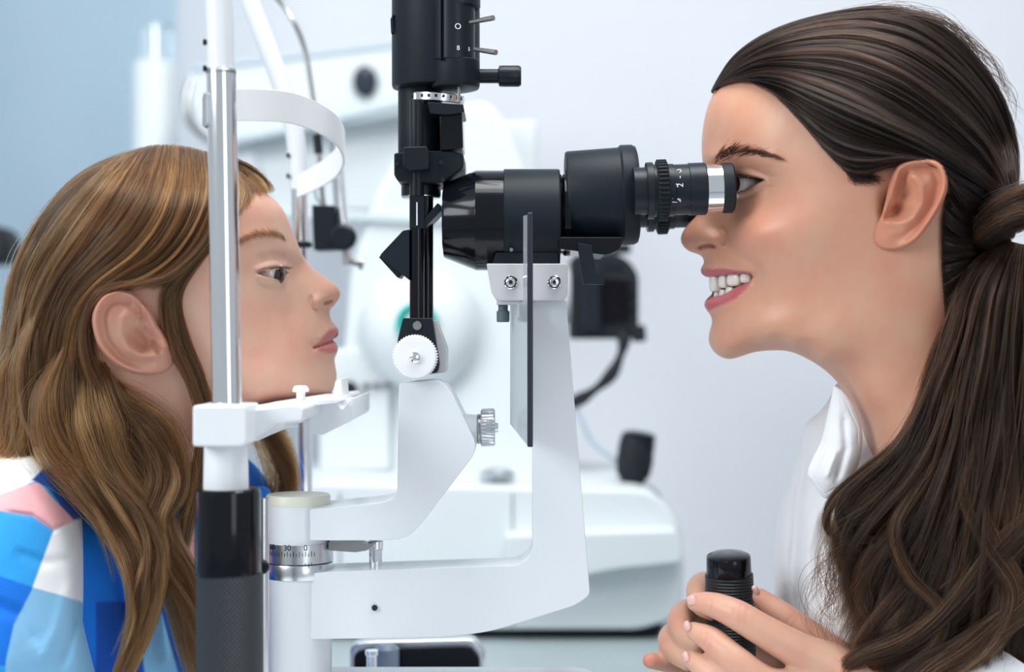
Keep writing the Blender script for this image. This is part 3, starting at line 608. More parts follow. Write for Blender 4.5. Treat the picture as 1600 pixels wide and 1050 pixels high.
def skin_mat(name, rough=.42, sss=.22, tint=(1, 1, 1)):
    m = bpy.data.materials.new(name); m.use_nodes = True; nt = m.node_tree; b = nt.nodes['Principled BSDF']
    a = nt.nodes.new('ShaderNodeAttribute'); a.attribute_name = 'Col'
    tc = nt.nodes.new('ShaderNodeTexCoord'); no = nt.nodes.new('ShaderNodeTexNoise'); no.inputs['Scale'].default_value = 45; no.inputs['Detail'].default_value = 5
    nt.links.new(tc.outputs['Object'], no.inputs['Vector'])
    rp = nt.nodes.new('ShaderNodeMapRange'); rp.inputs['To Min'].default_value = .90; rp.inputs['To Max'].default_value = 1.10; rp.inputs['From Min'].default_value = .3; rp.inputs['From Max'].default_value = .7
    nt.links.new(no.outputs['Fac'], rp.inputs['Value'])
    mx = nt.nodes.new('ShaderNodeVectorMath'); mx.operation = 'MULTIPLY'; cb = nt.nodes.new('ShaderNodeCombineXYZ')
    for i in (1, 2): nt.links.new(rp.outputs[0], cb.inputs[i])
    cb.inputs[0].default_value = 1.0
    nt.links.new(a.outputs['Color'], mx.inputs[0]); nt.links.new(cb.outputs[0], mx.inputs[1]); nt.links.new(mx.outputs[0], b.inputs['Base Color'])
    b.inputs['Roughness'].default_value = rough; b.inputs['Subsurface Weight'].default_value = sss; b.inputs['Subsurface Radius'].default_value = (1, .35, .2); b.inputs['Subsurface Scale'].default_value = .004
    b.inputs['Specular IOR Level'].default_value = .35
    n2 = nt.nodes.new('ShaderNodeTexNoise'); n2.inputs['Scale'].default_value = 900; n2.inputs['Detail'].default_value = 2; nt.links.new(tc.outputs['Object'], n2.inputs['Vector'])
    bp = nt.nodes.new('ShaderNodeBump'); bp.inputs['Strength'].default_value = .12; bp.inputs['Distance'].default_value = .0006
    nt.links.new(n2.outputs['Fac'], bp.inputs['Height']); nt.links.new(bp.outputs['Normal'], b.inputs['Normal'])
    return m
def eye_mat(name, iris, r_iris=.52):
    m = mat(name, (.8, .78, .76), .08, 0, .6); nt = m.node_tree; b = nt.nodes['Principled BSDF']
    tc = nt.nodes['Texture Coordinate']; nv = nt.nodes.new('ShaderNodeVectorMath'); nv.operation = 'NORMALIZE'; sp = nt.nodes.new('ShaderNodeSeparateXYZ')
    nt.links.new(tc.outputs['Object'], nv.inputs[0]); nt.links.new(nv.outputs[0], sp.inputs[0])
    ac = nt.nodes.new('ShaderNodeMath'); ac.operation = 'ARCCOSINE'; nt.links.new(sp.outputs[2], ac.inputs[0])
    rp = nt.nodes.new('ShaderNodeValToRGB'); e = rp.color_ramp.elements
    e[0].position = 0; e[0].color = (.003, .003, .003, 1); e[1].position = 1; e[1].color = (.62, .55, .52, 1)
    for p, c in ((r_iris*.38, (.003, .003, .003)), (r_iris*.44, iris), (r_iris*.85, tuple(q*.7 for q in iris)), (r_iris*.98, (.012, .008, .006)), (r_iris*1.08, (.60, .56, .54)), (.8, (.68, .63, .60))):
        k = e.new(p); k.color = (*c, 1)
    nt.links.new(ac.outputs[0], rp.inputs['Fac']); nt.links.new(rp.outputs['Color'], b.inputs['Base Color'])
    return m
def eyeball(name, loc, r, gaze, m, parent):
    bm = bmesh.new(); bmesh.ops.create_uvsphere(bm, u_segments=40, v_segments=28, radius=r)
    for v in bm.verts:
        c = v.co.normalized().z
        if c > .86: v.co *= 1+.05*(c-.86)/.14     # cornea
    me = bpy.data.meshes.new(name); bm.to_mesh(me); bm.free(); me.materials.append(m); me.polygons.foreach_set('use_smooth', [True]*len(me.polygons))
    o = bpy.data.objects.new(name, me); link(o, parent, loc); o.rotation_euler = Vector(gaze).to_track_quat('Z', 'Y').to_euler()
    return o
def ear_geo(plane, outline, center, Hf, feats, rim=16.0, front=3.0, back_dir=(-1, 0), k=1.0, nth=150, nr=70):
    """ear shell: rolled helix, scapha, antihelix, concha, tragus; returns verts, faces, gx, gy, depth 0..1"""
    gx, gy, rho = inflate_grid(outline, center, nth, nr, .8)
    o = densify(outline, 200); ex = (o@np.array(back_dir)); lo, hi = ex.min(), ex.max()
    t = np.clip(((gx*back_dir[0]+gy*back_dir[1])-lo)/(hi-lo), 0, 1)
    base = front+(rim-front)*t**.9
    d = -sd_poly(gx, gy, o)/k; d = np.clip(d, 0, None)
    wr = sstep(.12, .5, t)                                    # helix fades at the front edge
    h = base+wr*(2.6*np.exp(-((d-5.5)/5)**2)-3.2*np.exp(-((d-17)/6.5)**2))-2.6*np.exp(-(d/2.2)**2)
    for pts, amp, sig in feats:
        if len(pts) == 1: dd = np.hypot(gx-pts[0][0], gy-pts[0][1])
        else: dd, _ = d_line(gx, gy, pts)
        h += amp*np.exp(-(dd/sig)**2)
    H0 = Hf(gx, gy)
    V = [plane.world(gx, gy, (H0+h)/1000).reshape(-1, 3)]
    ox, oy = gx[-1], gy[-1]; c = np.array(center)
    # rolled edge, then a skirt back to the skull
    for q, dz in ((1.0, -2.2), (.97, -4.0), (.93, -6.5), (.84, -999)):
        x = c[0]+(ox-c[0])*q; y = c[1]+(oy-c[1])*q; z = (H0[-1]+h[-1]+dz) if dz > -900 else np.minimum(H0[-1]-4, H0[-1]+h[-1]-7)
        z = np.maximum(z, H0[-1]-5) if dz > -900 else z
        V.append(plane.world(x, y, z/1000))
    V = np.vstack(V); F = grid_faces(nr+4, nth)
    deep = np.concatenate([np.clip((base-h)/9, -.3, 1).ravel(), np.zeros(4*nth)])
    return V, F, deep
def build_head(name, plane, outline, ctr, center, brushes, carves, paints, skin, mat_, parent, ear, eyes=(), nth=620, nr=170):
    fld = Field(outline, ctr); gx, gy, rho = inflate_grid(outline, center, nth, nr)
    H = fld.H(gx, gy)
    edge = sstep(1.0, .93, rho)[:, None]
    add = np.zeros_like(H)
    for b in brushes:
        pts, amp, sig = b[:3]
        if len(pts) == 1:
            x0, y0 = pts[0][:2]; s2 = b[3] if len(b) > 3 else sig; a = math.radians(b[4]) if len(b) > 4 else 0
            dx, dy = gx-x0, gy-y0; u = dx*math.cos(a)+dy*math.sin(a); v_ = -dx*math.sin(a)+dy*math.cos(a)
            add += amp*np.exp(-(u/sig)**2-(v_/s2)**2)
        else:
            dd, tt = d_line(gx, gy, pts); fade = np.ones_like(tt) if len(b) < 4 else np.clip(np.minimum(tt, 1-tt)/b[3], 0, 1)
            add += amp*np.exp(-(dd/sig)**2)*fade
    for poly, amp, sharp in carves: add += amp*sstep(sharp, -sharp, sd_poly(gx, gy, poly))
    Hb = H+add*np.clip(H/6, 0, 1)
    for (ex, ey, hc, rr, poly, lid) in eyes:                    # lids wrap the eyeball, the opening drops behind it
        mm = 1000.0/FPX*plane.dist; dd = np.hypot(gx-ex, gy-ey)*mm*(1-hc/1000/plane.dist); He = hc+np.sqrt(np.clip(rr*rr-dd*dd, 0, None))
        sp = sd_poly(gx, gy, poly); k_ = 1.2; L = He+lid*np.exp(-(np.clip(sp, 0, None)/9)**2)*.5+lid*.5
        inn = dd < rr*.98
        sm = np.where(inn, np.logaddexp(Hb/k_, (L-.4)/k_)*k_, Hb); wgt = sstep(rr*.98, rr*.72, dd)
        Hb = Hb+(np.maximum(sm, Hb)-Hb)*wgt
        Hb = np.where(inn, Hb+(np.minimum(Hb, He-2.5)-Hb)*sstep(1.0, -1.0, sp), Hb-4*sstep(1., -1., sp))
    Hb = np.clip(Hb, 0, None)
    col = np.broadcast_to(np.array(skin), gx.shape+(3,)).copy()
    for kind, geo, c, soft, amt in paints:
        if kind == 'poly': m_ = sstep(soft, -soft, sd_poly(gx, gy, geo))
        elif kind == 'spot': m_ = np.exp(-((gx-geo[0])/geo[2])**2-((gy-geo[1])/geo[3])**2)
        else: dd, _ = d_line(gx, gy, geo); m_ = np.exp(-(dd/soft)**2)
        col += (np.array(c)-col)*(m_*amt)[..., None]
    V, F, C = two_sided(plane, gx, gy, Hb, col)
    if ear:
        Ve, Fe, deep = ear_geo(plane, Hf=fld.H, **{k_: v_ for k_, v_ in ear.items() if k_ not in ('tint', 'plane')})
        ce = np.array(skin)[None]+(np.array(ear['tint'])-np.array(skin))[None]*np.full(len(deep), .6)[:, None]
        n0 = len(V); Vm = plane.mirror(Ve)
        V = np.vstack([V, Ve, Vm]); F = np.vstack([F, Fe+n0, Fe[:, ::-1]+n0+len(Ve)]); C = np.vstack([C, ce, ce])
    o = np_mesh(name, V, F, mat_, parent, C)
    return o, fld
def strands(name, paths, radius, mat_, parent, taper=True, tone=None):
    """paths: N x K x 3 array -> hair curves"""
    N, K, _ = paths.shape; loc = np.array(WL[parent])
    hc = bpy.data.hair_curves.new(name); hc.add_curves([K]*N)
    hc.attributes['position'].data.foreach_set('vector', (paths-loc).reshape(-1).astype(np.float32))
    r = np.broadcast_to(np.asarray(radius, float).reshape(-1, 1), (N, K)).copy()
    if taper: r *= np.interp(np.linspace(0, 1, K), [0, .1, .7, 1], [.7, 1, 1, .25])[None]
    at = hc.attributes.get('radius') or hc.attributes.new('radius', 'FLOAT', 'POINT'); at.data.foreach_set('value', r.ravel().astype(np.float32))
    ta = hc.attributes.new('tone', 'FLOAT', 'CURVE'); ta.data.foreach_set('value', (RNG.uniform(0, 1, N) if tone is None else tone).astype(np.float32))
    hc.materials.append(mat_); o = bpy.data.objects.new(name, hc); link(o, parent, loc)
    return o
def hair_mat(name, dark, light, rough=.3, mid=None):
    m = bpy.data.materials.new(name); m.use_nodes = True; nt = m.node_tree; nt.nodes.clear()
    out = nt.nodes.new('ShaderNodeOutputMaterial'); h = nt.nodes.new('ShaderNodeBsdfHairPrincipled')
    ci = nt.nodes.new('ShaderNodeAttribute'); ci.attribute_name = 'tone'; rp = nt.nodes.new('ShaderNodeValToRGB'); e = rp.color_ramp.elements
    e[0].color = (*dark, 1); e[1].color = (*light, 1)
    if mid: k = e.new(.5); k.color = (*mid, 1)
    nt.links.new(ci.outputs['Fac'], rp.inputs['Fac']); nt.links.new(rp.outputs['Color'], h.inputs['Color'])
    h.inputs['Roughness'].default_value = rough; h.inputs['Radial Roughness'].default_value = .4; h.inputs['Coat'].default_value = 0.0; h.inputs['Random Roughness'].default_value = .2; h.inputs['IOR'].default_value = 1.38
    nt.links.new(h.outputs[0], out.inputs[0]); return m
# ------------------------------------------------------------------ the child
child = thing('person', P(230, 1100, .05), 'young patient with long golden-brown hair in a blue plaid shirt, chin on the rest', 'person')
CPL = Plane(290, 430, .02)
c_out = [(330, 240), (385, 274), (417, 302), (437, 320), (448, 338), (457, 360), (465, 380), (472, 396), (478, 406), (487, 418), (500, 428), (514, 437), (526, 446), (531.5, 456), (530, 466), (523, 476), (516, 484), (515.5, 493), (519, 502), (526, 511), (529, 517), (527.5, 525), (520, 531), (525, 536), (528, 543), (526.5, 552), (523, 560), (524, 572), (526, 586), (524, 600), (517, 615), (500, 626), (470, 632), (430, 640), (400, 655), (378, 690), (365, 750), (360, 850), (150, 860), (130, 740), (100, 640), (62, 550), (42, 460), (52, 370), (95, 295), (165, 248), (245, 232)]
c_ctr = [(200, 330, 66), (150, 400, 67), (250, 400, 68), (100, 450, 57), (250, 280, 50), (330, 300, 53), (150, 300, 47), (60, 450, 30),
         (400, 320, 33), (380, 350, 46), (430, 350, 24), (445, 375, 20), (452, 392, 20), (415, 390, 37), (385, 395, 48),
         (470, 410, 7.5), (458, 415, 15), (385, 430, 47.5), (425, 430, 36), (450, 435, 20), (340, 400, 59), (320, 480, 62),
         (380, 470, 51), (420, 480, 39), (450, 490, 27.5), (470, 440, 14.5), (485, 435, 9), (505, 446, 8.5), (522, 458, 7), (501, 466, 13), (483, 470, 16.5), (475, 490, 21),
         (515, 510, 9), (505, 517, 15), (493, 528, 21), (490, 545, 23), (516, 545, 10), (505, 556, 17), (450, 540, 36), (400, 555, 47), (350, 560, 54),
         (515, 585, 11.5), (498, 600, 21), (500, 575, 19), (470, 600, 31), (440, 615, 36), (400, 620, 42), (340, 610, 47), (290, 580, 53),
         (330, 680, 38), (250, 690, 45), (190, 700, 44), (260, 800, 48), (220, 520, 62), (170, 550, 56), (80, 520, 40)]
c_brush = [([(377, 379), (400, 370), (425, 369), (446, 379)], 1.6, 11), ([(410, 405), (424, 401), (440, 404)], -2.2, 9),                       # brow, orbit
           ([(425, 428)], 1.6, 26, 16), ([(402, 420), (413, 416), (431, 413), (446, 415)], 1.3, 4), ([(404, 413), (412, 409), (425, 406), (440, 409)], -1.0, 2.2, .2),   # lids
           ([(404, 432), (412, 435), (424, 441), (438, 443)], 1.0, 4), ([(400, 440), (415, 447), (435, 451), (452, 446)], -.8, 5, .2),
           ([(497, 470)], 2.4, 10, 9), ([(487, 460), (485, 472), (489, 482), (499, 487)], -1.8, 3.2, .15),                                       # nostril wing
           ([(508, 474), (513, 472), (518, 470)], -3.6, 3.2), ([(505, 478), (516, 479)], .6, 3),
           ([(500, 527), (513, 519), (525, 517)], 1.3, 5), ([(500, 545), (513, 545), (524, 543)], 1.5, 5), ([(491, 543), (506, 538.5), (522, 532)], -3.4, 2.0),  # lips
           ([(488, 541)], -1.3, 4.5, 6), ([(515, 562), (500, 562)], -1.0, 6), ([(505, 500), (512, 508)], -.5, 4),
           ([(430, 520)], 1.2, 40, 40), ([(212, 522)], -15, 25), ([(236, 542)], -7, 12)]
eye_c = [(402, 427), (413, 424), (431, 421.5), (446, 421.5), (449, 426), (445, 432), (439, 437), (424, 434.5), (411, 430)]
c_carve = []
SK_C = (.66, .385, .285)
c_paint = [('line', [(360, 390), (378, 378), (397, 369), (418, 366), (438, 369), (446, 375)], (.34, .19, .13), 5, .55), ('poly', [(432, 290), (405, 300), (372, 322), (340, 360), (300, 410), (268, 445), (240, 452), (200, 440), (150, 455), (132, 500), (140, 560), (180, 600), (180, 640), (100, 760), (-50, 760), (-50, 150), (430, 150)], (.10, .05, .024), 6, .97),
           ('spot', (440, 520, 60, 50), (.66, .33, .25), 0, .45), ('spot', (520, 460, 16, 18), (.66, .33, .24), 0, .4), ('spot', (425, 415, 40, 16), (.60, .33, .27), 0, .4),
           ('poly', [(489, 543), (503, 529), (515, 514), (530, 511), (533, 523), (521, 531.5), (505, 537)], (.50, .17, .16), 2.0, .9),
           ('poly', [(489, 544), (506, 540), (521, 532.5), (533, 538), (531, 549), (515, 553), (503, 550)], (.55, .18, .17), 2.0, .9),
           ('line', [(491, 543), (506, 538.5), (522, 532)], (.32, .08, .08), 1.8, .8), ('line', [(509, 474), (518, 470)], (.38, .15, .11), 2.6, .6),  # lip crease; the nostril line puts shade into the skin colour
           ('line', [(402, 425), (413, 420), (431, 416.5), (450, 418)], (.05, .03, .025), 1.8, .75), ('line', [(410, 431), (424, 437), (439, 440)], (.40, .2, .16), 1.5, .5)]
c_ear = dict(outline=[(222, 470), (210, 459), (198, 454.5), (183, 452.5), (163, 459), (149, 476), (143.5, 497), (146, 519), (154, 541), (172, 563), (196, 579), (222, 586), (250, 584), (268, 574), (274, 558), (268, 540), (258, 524), (246, 508), (236, 488)],
             center=(213, 520), back_dir=(-.95, -.3), k=1.0, rim=15, front=1.5, tint=(.60, .27, .19),
             feats=[([(207, 480), (192, 497), (190, 522), (202, 546), (222, 556), (242, 555)], 2.6, 7), ([(218, 476), (224, 492), (214, 500)], -2.5, 7), ([(212, 522)], -9, 16), ([(226, 538)], -6.5, 12), ([(238, 536), (248, 546)], -3.6, 5), ([(256, 540)], 3.2, 9), ([(230, 512), (222, 500), (226, 480)], 2.4, 5), ([(248, 571)], 1.6, 14), ([(184, 478)], -.8, 14)])
SKIN_C = skin_mat('child_skin', .45, .25)
c_head, c_fld = build_head('body', CPL, c_out, c_ctr, (225, 500), c_brush, c_carve, c_paint, SK_C, SKIN_C, child, {**c_ear, 'plane': CPL}, eyes=[(419, 428, 24.0, 10.8, eye_c, 1.0)])
def on(plane, fld, px, py, dh=0.0): return plane.world(px, py, (fld.H(np.array([float(px)]), np.array([float(py)]))[0]+dh)/1000)
EYE_C = eye_mat('brown_eye', (.05, .026, .014), .60)
gz = CPL.rx*.78-CPL.r*.60-CPL.up*.14
ce = CPL.world(419, 428, .024)
eyeball('eye', ce, .0108, gz, EYE_C, child); eyeball('eye', CPL.mirror(ce[None])[0], .0108, gz-2*np.dot(gz, CPL.r)*CPL.r, EYE_C, child)
# ------------------------------------------------------------------ the examiner
woman = thing('person', P(1480, 1100, .02), 'smiling examiner with dark brown ponytail and white shirt, looking into the eyepiece', 'person')
WPL = Plane(1300, 330, .0)
w_out = [(1200, 66), (1150, 104), (1120, 138), (1108, 160), (1101.5, 182), (1097, 211), (1096.5, 238), (1099, 258), (1107, 274), (1110, 288), (1105, 305), (1098, 322), (1090, 335), (1079, 346.5), (1068, 360), (1063.5, 373), (1067, 384), (1077, 392.5), (1090, 397), (1097.5, 402), (1099.5, 410), (1095, 420), (1096, 427), (1103, 432.5), (1112, 436), (1113, 457), (1107, 464.5), (1101.5, 471), (1101, 479), (1106, 487), (1111.5, 496), (1112, 506), (1108.5, 519), (1107.5, 533), (1114, 547.5), (1126, 557.5), (1140, 561), (1156, 557.5), (1178, 550.5), (1207, 547.5), (1234, 549.5), (1262, 561), (1292, 581), (1315, 606), (1333, 636), (1346, 670), (1356, 720), (1370, 800), (1480, 840), (1570, 760), (1572, 640), (1555, 540), (1552, 460), (1570, 350), (1562, 240), (1522, 140), (1455, 68), (1370, 36), (1280, 38)]
w_ctr = [(1380, 150, 64), (1450, 250, 69), (1300, 180, 66), (1500, 300, 62), (1400, 90, 46), (1250, 100, 46), (1540, 300, 38),
         (1280, 250, 69), (1230, 230, 62), (1130, 180, 31), (1113, 220, 22), (1160, 200, 47), (1200, 160, 53), (1110, 245, 21),
         (1125, 252, 29), (1150, 247, 41), (1200, 255, 57), (1118, 290, 8), (1128, 287, 14), (1140, 292, 22), (1165, 287, 36), (1197, 285, 48), (1216, 290, 55),
         (1235, 335, 62), (1265, 355, 67), (1185, 350, 50), (1150, 345, 30), (1172, 378, 46), (1143, 372, 24), (1110, 315, 8), (1125, 320, 15),
         (1100, 332, 7), (1085, 350, 8.5), (1073, 372, 8.5), (1104, 372, 15), (1120, 355, 13), (1133, 378, 19.5), (1110, 395, 14),
         (1104, 415, 8.5), (1125, 414, 18), (1150, 415, 26), (1178, 432, 34), (1198, 432, 43), (1112, 476, 10.5), (1130, 472, 19), (1150, 462, 26), (1165, 480, 34),
         (1118, 530, 14), (1135, 542, 22), (1160, 530, 32), (1130, 505, 19.5), (1200, 420, 47), (1250, 420, 57), (1300, 400, 64), (1210, 480, 46),
         (1200, 525, 42), (1260, 510, 52), (1320, 480, 60), (1360, 430, 65), (1240, 541, 37), (1285, 560, 41), (1340, 570, 49), (1360, 620, 46), (1420, 600, 56), (1480, 600, 54), (1400, 700, 53), (1450, 750, 54), (1425, 330, 70), (1530, 420, 44)]
w_brush = [([(1118, 250), (1140, 240), (1165, 240), (1200, 250)], 1.8, 11), ([(1150, 266), (1175, 267), (1195, 274)], -2.6, 9), ([(1135, 280)], -2.5, 12, 14),
           ([(1163, 286)], 1.5, 30, 16), ([(1150, 270), (1167, 271), (1184, 275), (1196, 281)], 1.5, 4), ([(1150, 263), (1175, 264.5), (1196, 273), (1214, 277)], -1.0, 2.2, .2),
           ([(1152, 303), (1164, 300), (1178, 294), (1192, 286)], 1.3, 4), ([(1155, 313), (1175, 306), (1195, 296), (1210, 288)], -1.2, 4, .2), ([(1195, 280), (1215, 274)], -.6, 2, .3), ([(1196, 283), (1217, 283)], -.6, 2, .3),
           ([(1180, 362)], 4.0, 32, 26), ([(1128, 352), (1136, 364), (1136, 377), (1128, 386)], -2.2, 3.5, .12), ([(1116, 373)], 3.2, 12, 11), ([(1090, 389), (1099, 384), (1110, 383.5), (1118, 386)], -4.5, 2.8, .15), ([(1090, 393), (1106, 390)], 1.0, 3),
           ([(1136, 374), (1152, 394), (1172, 408), (1186, 422), (1192, 442)], -3.0, 7, .12), ([(1203, 445)], 1.8, 14, 22), ([(1180, 433)], -2.2, 6, 9),
           ([(1104, 421), (1130, 420), (1158, 424)], 1.5, 4.5), ([(1106, 476), (1130, 468), (1152, 456), (1168, 444)], 2.2, 5.5), ([(1120, 494), (1140, 487)], -1.4, 7), ([(1135, 540)], 1.2, 22, 16),
           ([(1104, 405), (1108, 413)], -.7, 4), ([(1190, 540), (1250, 530), (1310, 500)], .6, 16), ([(1406, 318)], -17, 24), ([(1392, 336)], -7, 12)]
mouth_w = [(1096, 434), (1112, 433), (1138, 429.5), (1161, 427), (1174, 428.5), (1176, 434), (1171, 442), (1150, 449.5), (1134, 458.5), (1119, 463), (1104, 468)]
eye_w = [(1138, 291), (1143, 280), (1152, 275.5), (1167, 276.5), (1184, 279.6), (1192, 281.5), (1184, 286), (1175, 291), (1161, 297), (1150, 298)]
w_carve = [(mouth_w, -13, 1.6)]
SK_W = (.61, .315, .21)
w_paint = [('line', [(1118, 249), (1134, 240), (1155, 236), (1180, 239), (1205, 245)], (.22, .12, .085), 5, .6), ('poly', [(1100, 150), (1125, 130), (1165, 121), (1205, 142), (1250, 185), (1285, 230), (1315, 262), (1350, 272), (1392, 262), (1440, 250), (1484, 290), (1470, 340), (1470, 400), (1480, 470), (1500, 540), (1700, 560), (1700, -50), (1000, -50)], (.022, .012, .009), 7, .97),
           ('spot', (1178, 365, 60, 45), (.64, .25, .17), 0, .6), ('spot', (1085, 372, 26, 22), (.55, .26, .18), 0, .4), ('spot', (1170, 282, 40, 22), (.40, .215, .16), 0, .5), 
           ('poly', [(1090, 423), (1102, 419.5), (1112, 420.5), (1130, 419.5), (1159, 423), (1176, 427), (1161, 427.5), (1138, 430.5), (1110, 434), (1092, 430)], (.46, .11, .13), 1.8, .92),
           ('poly', [(1176, 432), (1171, 442), (1150, 449), (1134, 458), (1119, 462.5), (1096, 468), (1097, 484), (1106, 485.5), (1123, 479), (1150.5, 465.5), (1169.5, 447)], (.50, .11, .14), 1.8, .92),
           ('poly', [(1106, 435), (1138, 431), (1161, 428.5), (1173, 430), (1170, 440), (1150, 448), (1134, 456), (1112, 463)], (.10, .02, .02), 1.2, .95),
           ('line', [(1089, 388), (1099, 384.5), (1110, 384), (1117, 386)], (.34, .14, .10), 2.4, .6),  # nostril shade painted into the skin colour
           ('line', [(1144, 278), (1152, 274), (1167, 275), (1184, 278.5), (1194, 281)], (.03, .02, .018), 2.2, .9), ('line', [(1152, 300), (1164, 298), (1178, 291), (1190, 284)], (.16, .09, .07), 1.8, .5)]
w_ear = dict(outline=[(1396, 270), (1404, 258), (1420, 250), (1440, 247), (1462, 250), (1476, 263), (1481, 284), (1478, 304), (1468, 326), (1452, 352), (1432, 376), (1408, 389), (1384, 391), (1368, 383), (1365, 368), (1370, 352), (1378, 335), (1384, 312), (1389, 290)],
             center=(1416, 325), back_dir=(.9, -.42), k=1.0, rim=17, front=1.5, tint=(.62, .22, .13),
             feats=[([(1424, 272), (1440, 290), (1441, 318), (1428, 340), (1410, 347), (1392, 346)], 2.6, 7.5), ([(1414, 274), (1408, 290)], -2.5, 7), ([(1412, 303)], -7.5, 13), ([(1402, 328)], -11.0, 15), ([(1386, 338)], -4, 7), ([(1378, 330)], 2.8, 8), ([(1396, 318), (1398, 298), (1402, 278)], 2.6, 5), ([(1384, 374)], 1.6, 14), ([(1460, 290), (1456, 318)], -1.0, 9)])
SKIN_W = skin_mat('examiner_skin', .40, .25)
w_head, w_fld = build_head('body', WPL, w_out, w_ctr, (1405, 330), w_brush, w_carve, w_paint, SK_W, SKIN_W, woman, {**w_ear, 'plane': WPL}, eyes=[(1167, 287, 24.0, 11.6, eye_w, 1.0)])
gz = -WPL.rx*.74-WPL.r*.66
we = WPL.world(1167, 287, .024)
EYE_W = eye_mat('dark_eye', (.05, .025, .015))
eyeball('eye', we, .0116, gz, EYE_W, woman); eyeball('eye', WPL.mirror(we[None])[0], .0116, gz-2*np.dot(gz, WPL.r)*WPL.r, EYE_W, woman)
# teeth
TOOTH = mat('tooth_enamel', (.80, .77, .70), .25, 0, .3, var=.03)
def tooth(px0, px1, py0, py1, h, depth, turn, parent):
    bm = bmesh.new(); bmesh.ops.create_cube(bm, size=2); bmesh.ops.subdivide_edges(bm, edges=bm.edges[:], cuts=5, use_grid_fill=True)
    w_ = S((px1-px0)/2)*1.10; hh = S((py1-py0)/2)
    for v in bm.verts:
        c = v.co; n_ = (abs(c.x)**3.8+abs(c.y)**3.8+abs(c.z)**3.8)**(1/3.8); c /= n_
        k = 1+.12*min(0, c.z*1.0) if c.z > 0 else 1.0
        c.x *= w_*(1-.10*max(0, c.z)); c.y *= depth; c.z *= hh
    me = bpy.data.meshes.new('tooth'); bm.to_mesh(me); bm.free(); me.materials.append(TOOTH); me.polygons.foreach_set('use_smooth', [True]*len(me.polygons))
    L = WPL.world((px0+px1)/2, (py0+py1)/2, h/1000)
    for sd in (1, -1):
        o = bpy.data.objects.new('tooth', me); link(o, parent, L if sd > 0 else WPL.mirror(L[None])[0])
        o.rotation_euler = (0, 0, math.atan2(WPL.rx[1], WPL.rx[0])+sd*math.radians(turn))
for a in ((1110, 1126.5, 428, 456.5, 3.2, .0038, -58), (1125, 1139, 427, 450.5, 8.5, .0034, -42), (1137.5, 1160, 425, 447.5, 14, .0038, -28), (1158.5, 1175, 423, 443.0, 19, .0038, -16),
          (1117, 1126, 455, 469, 2.5, .0024, -50), (1125, 1136, 452, 467, 6.5, .0024, -36), (1135, 1148, 448, 463, 11, .0026, -26)): tooth(*a, woman)
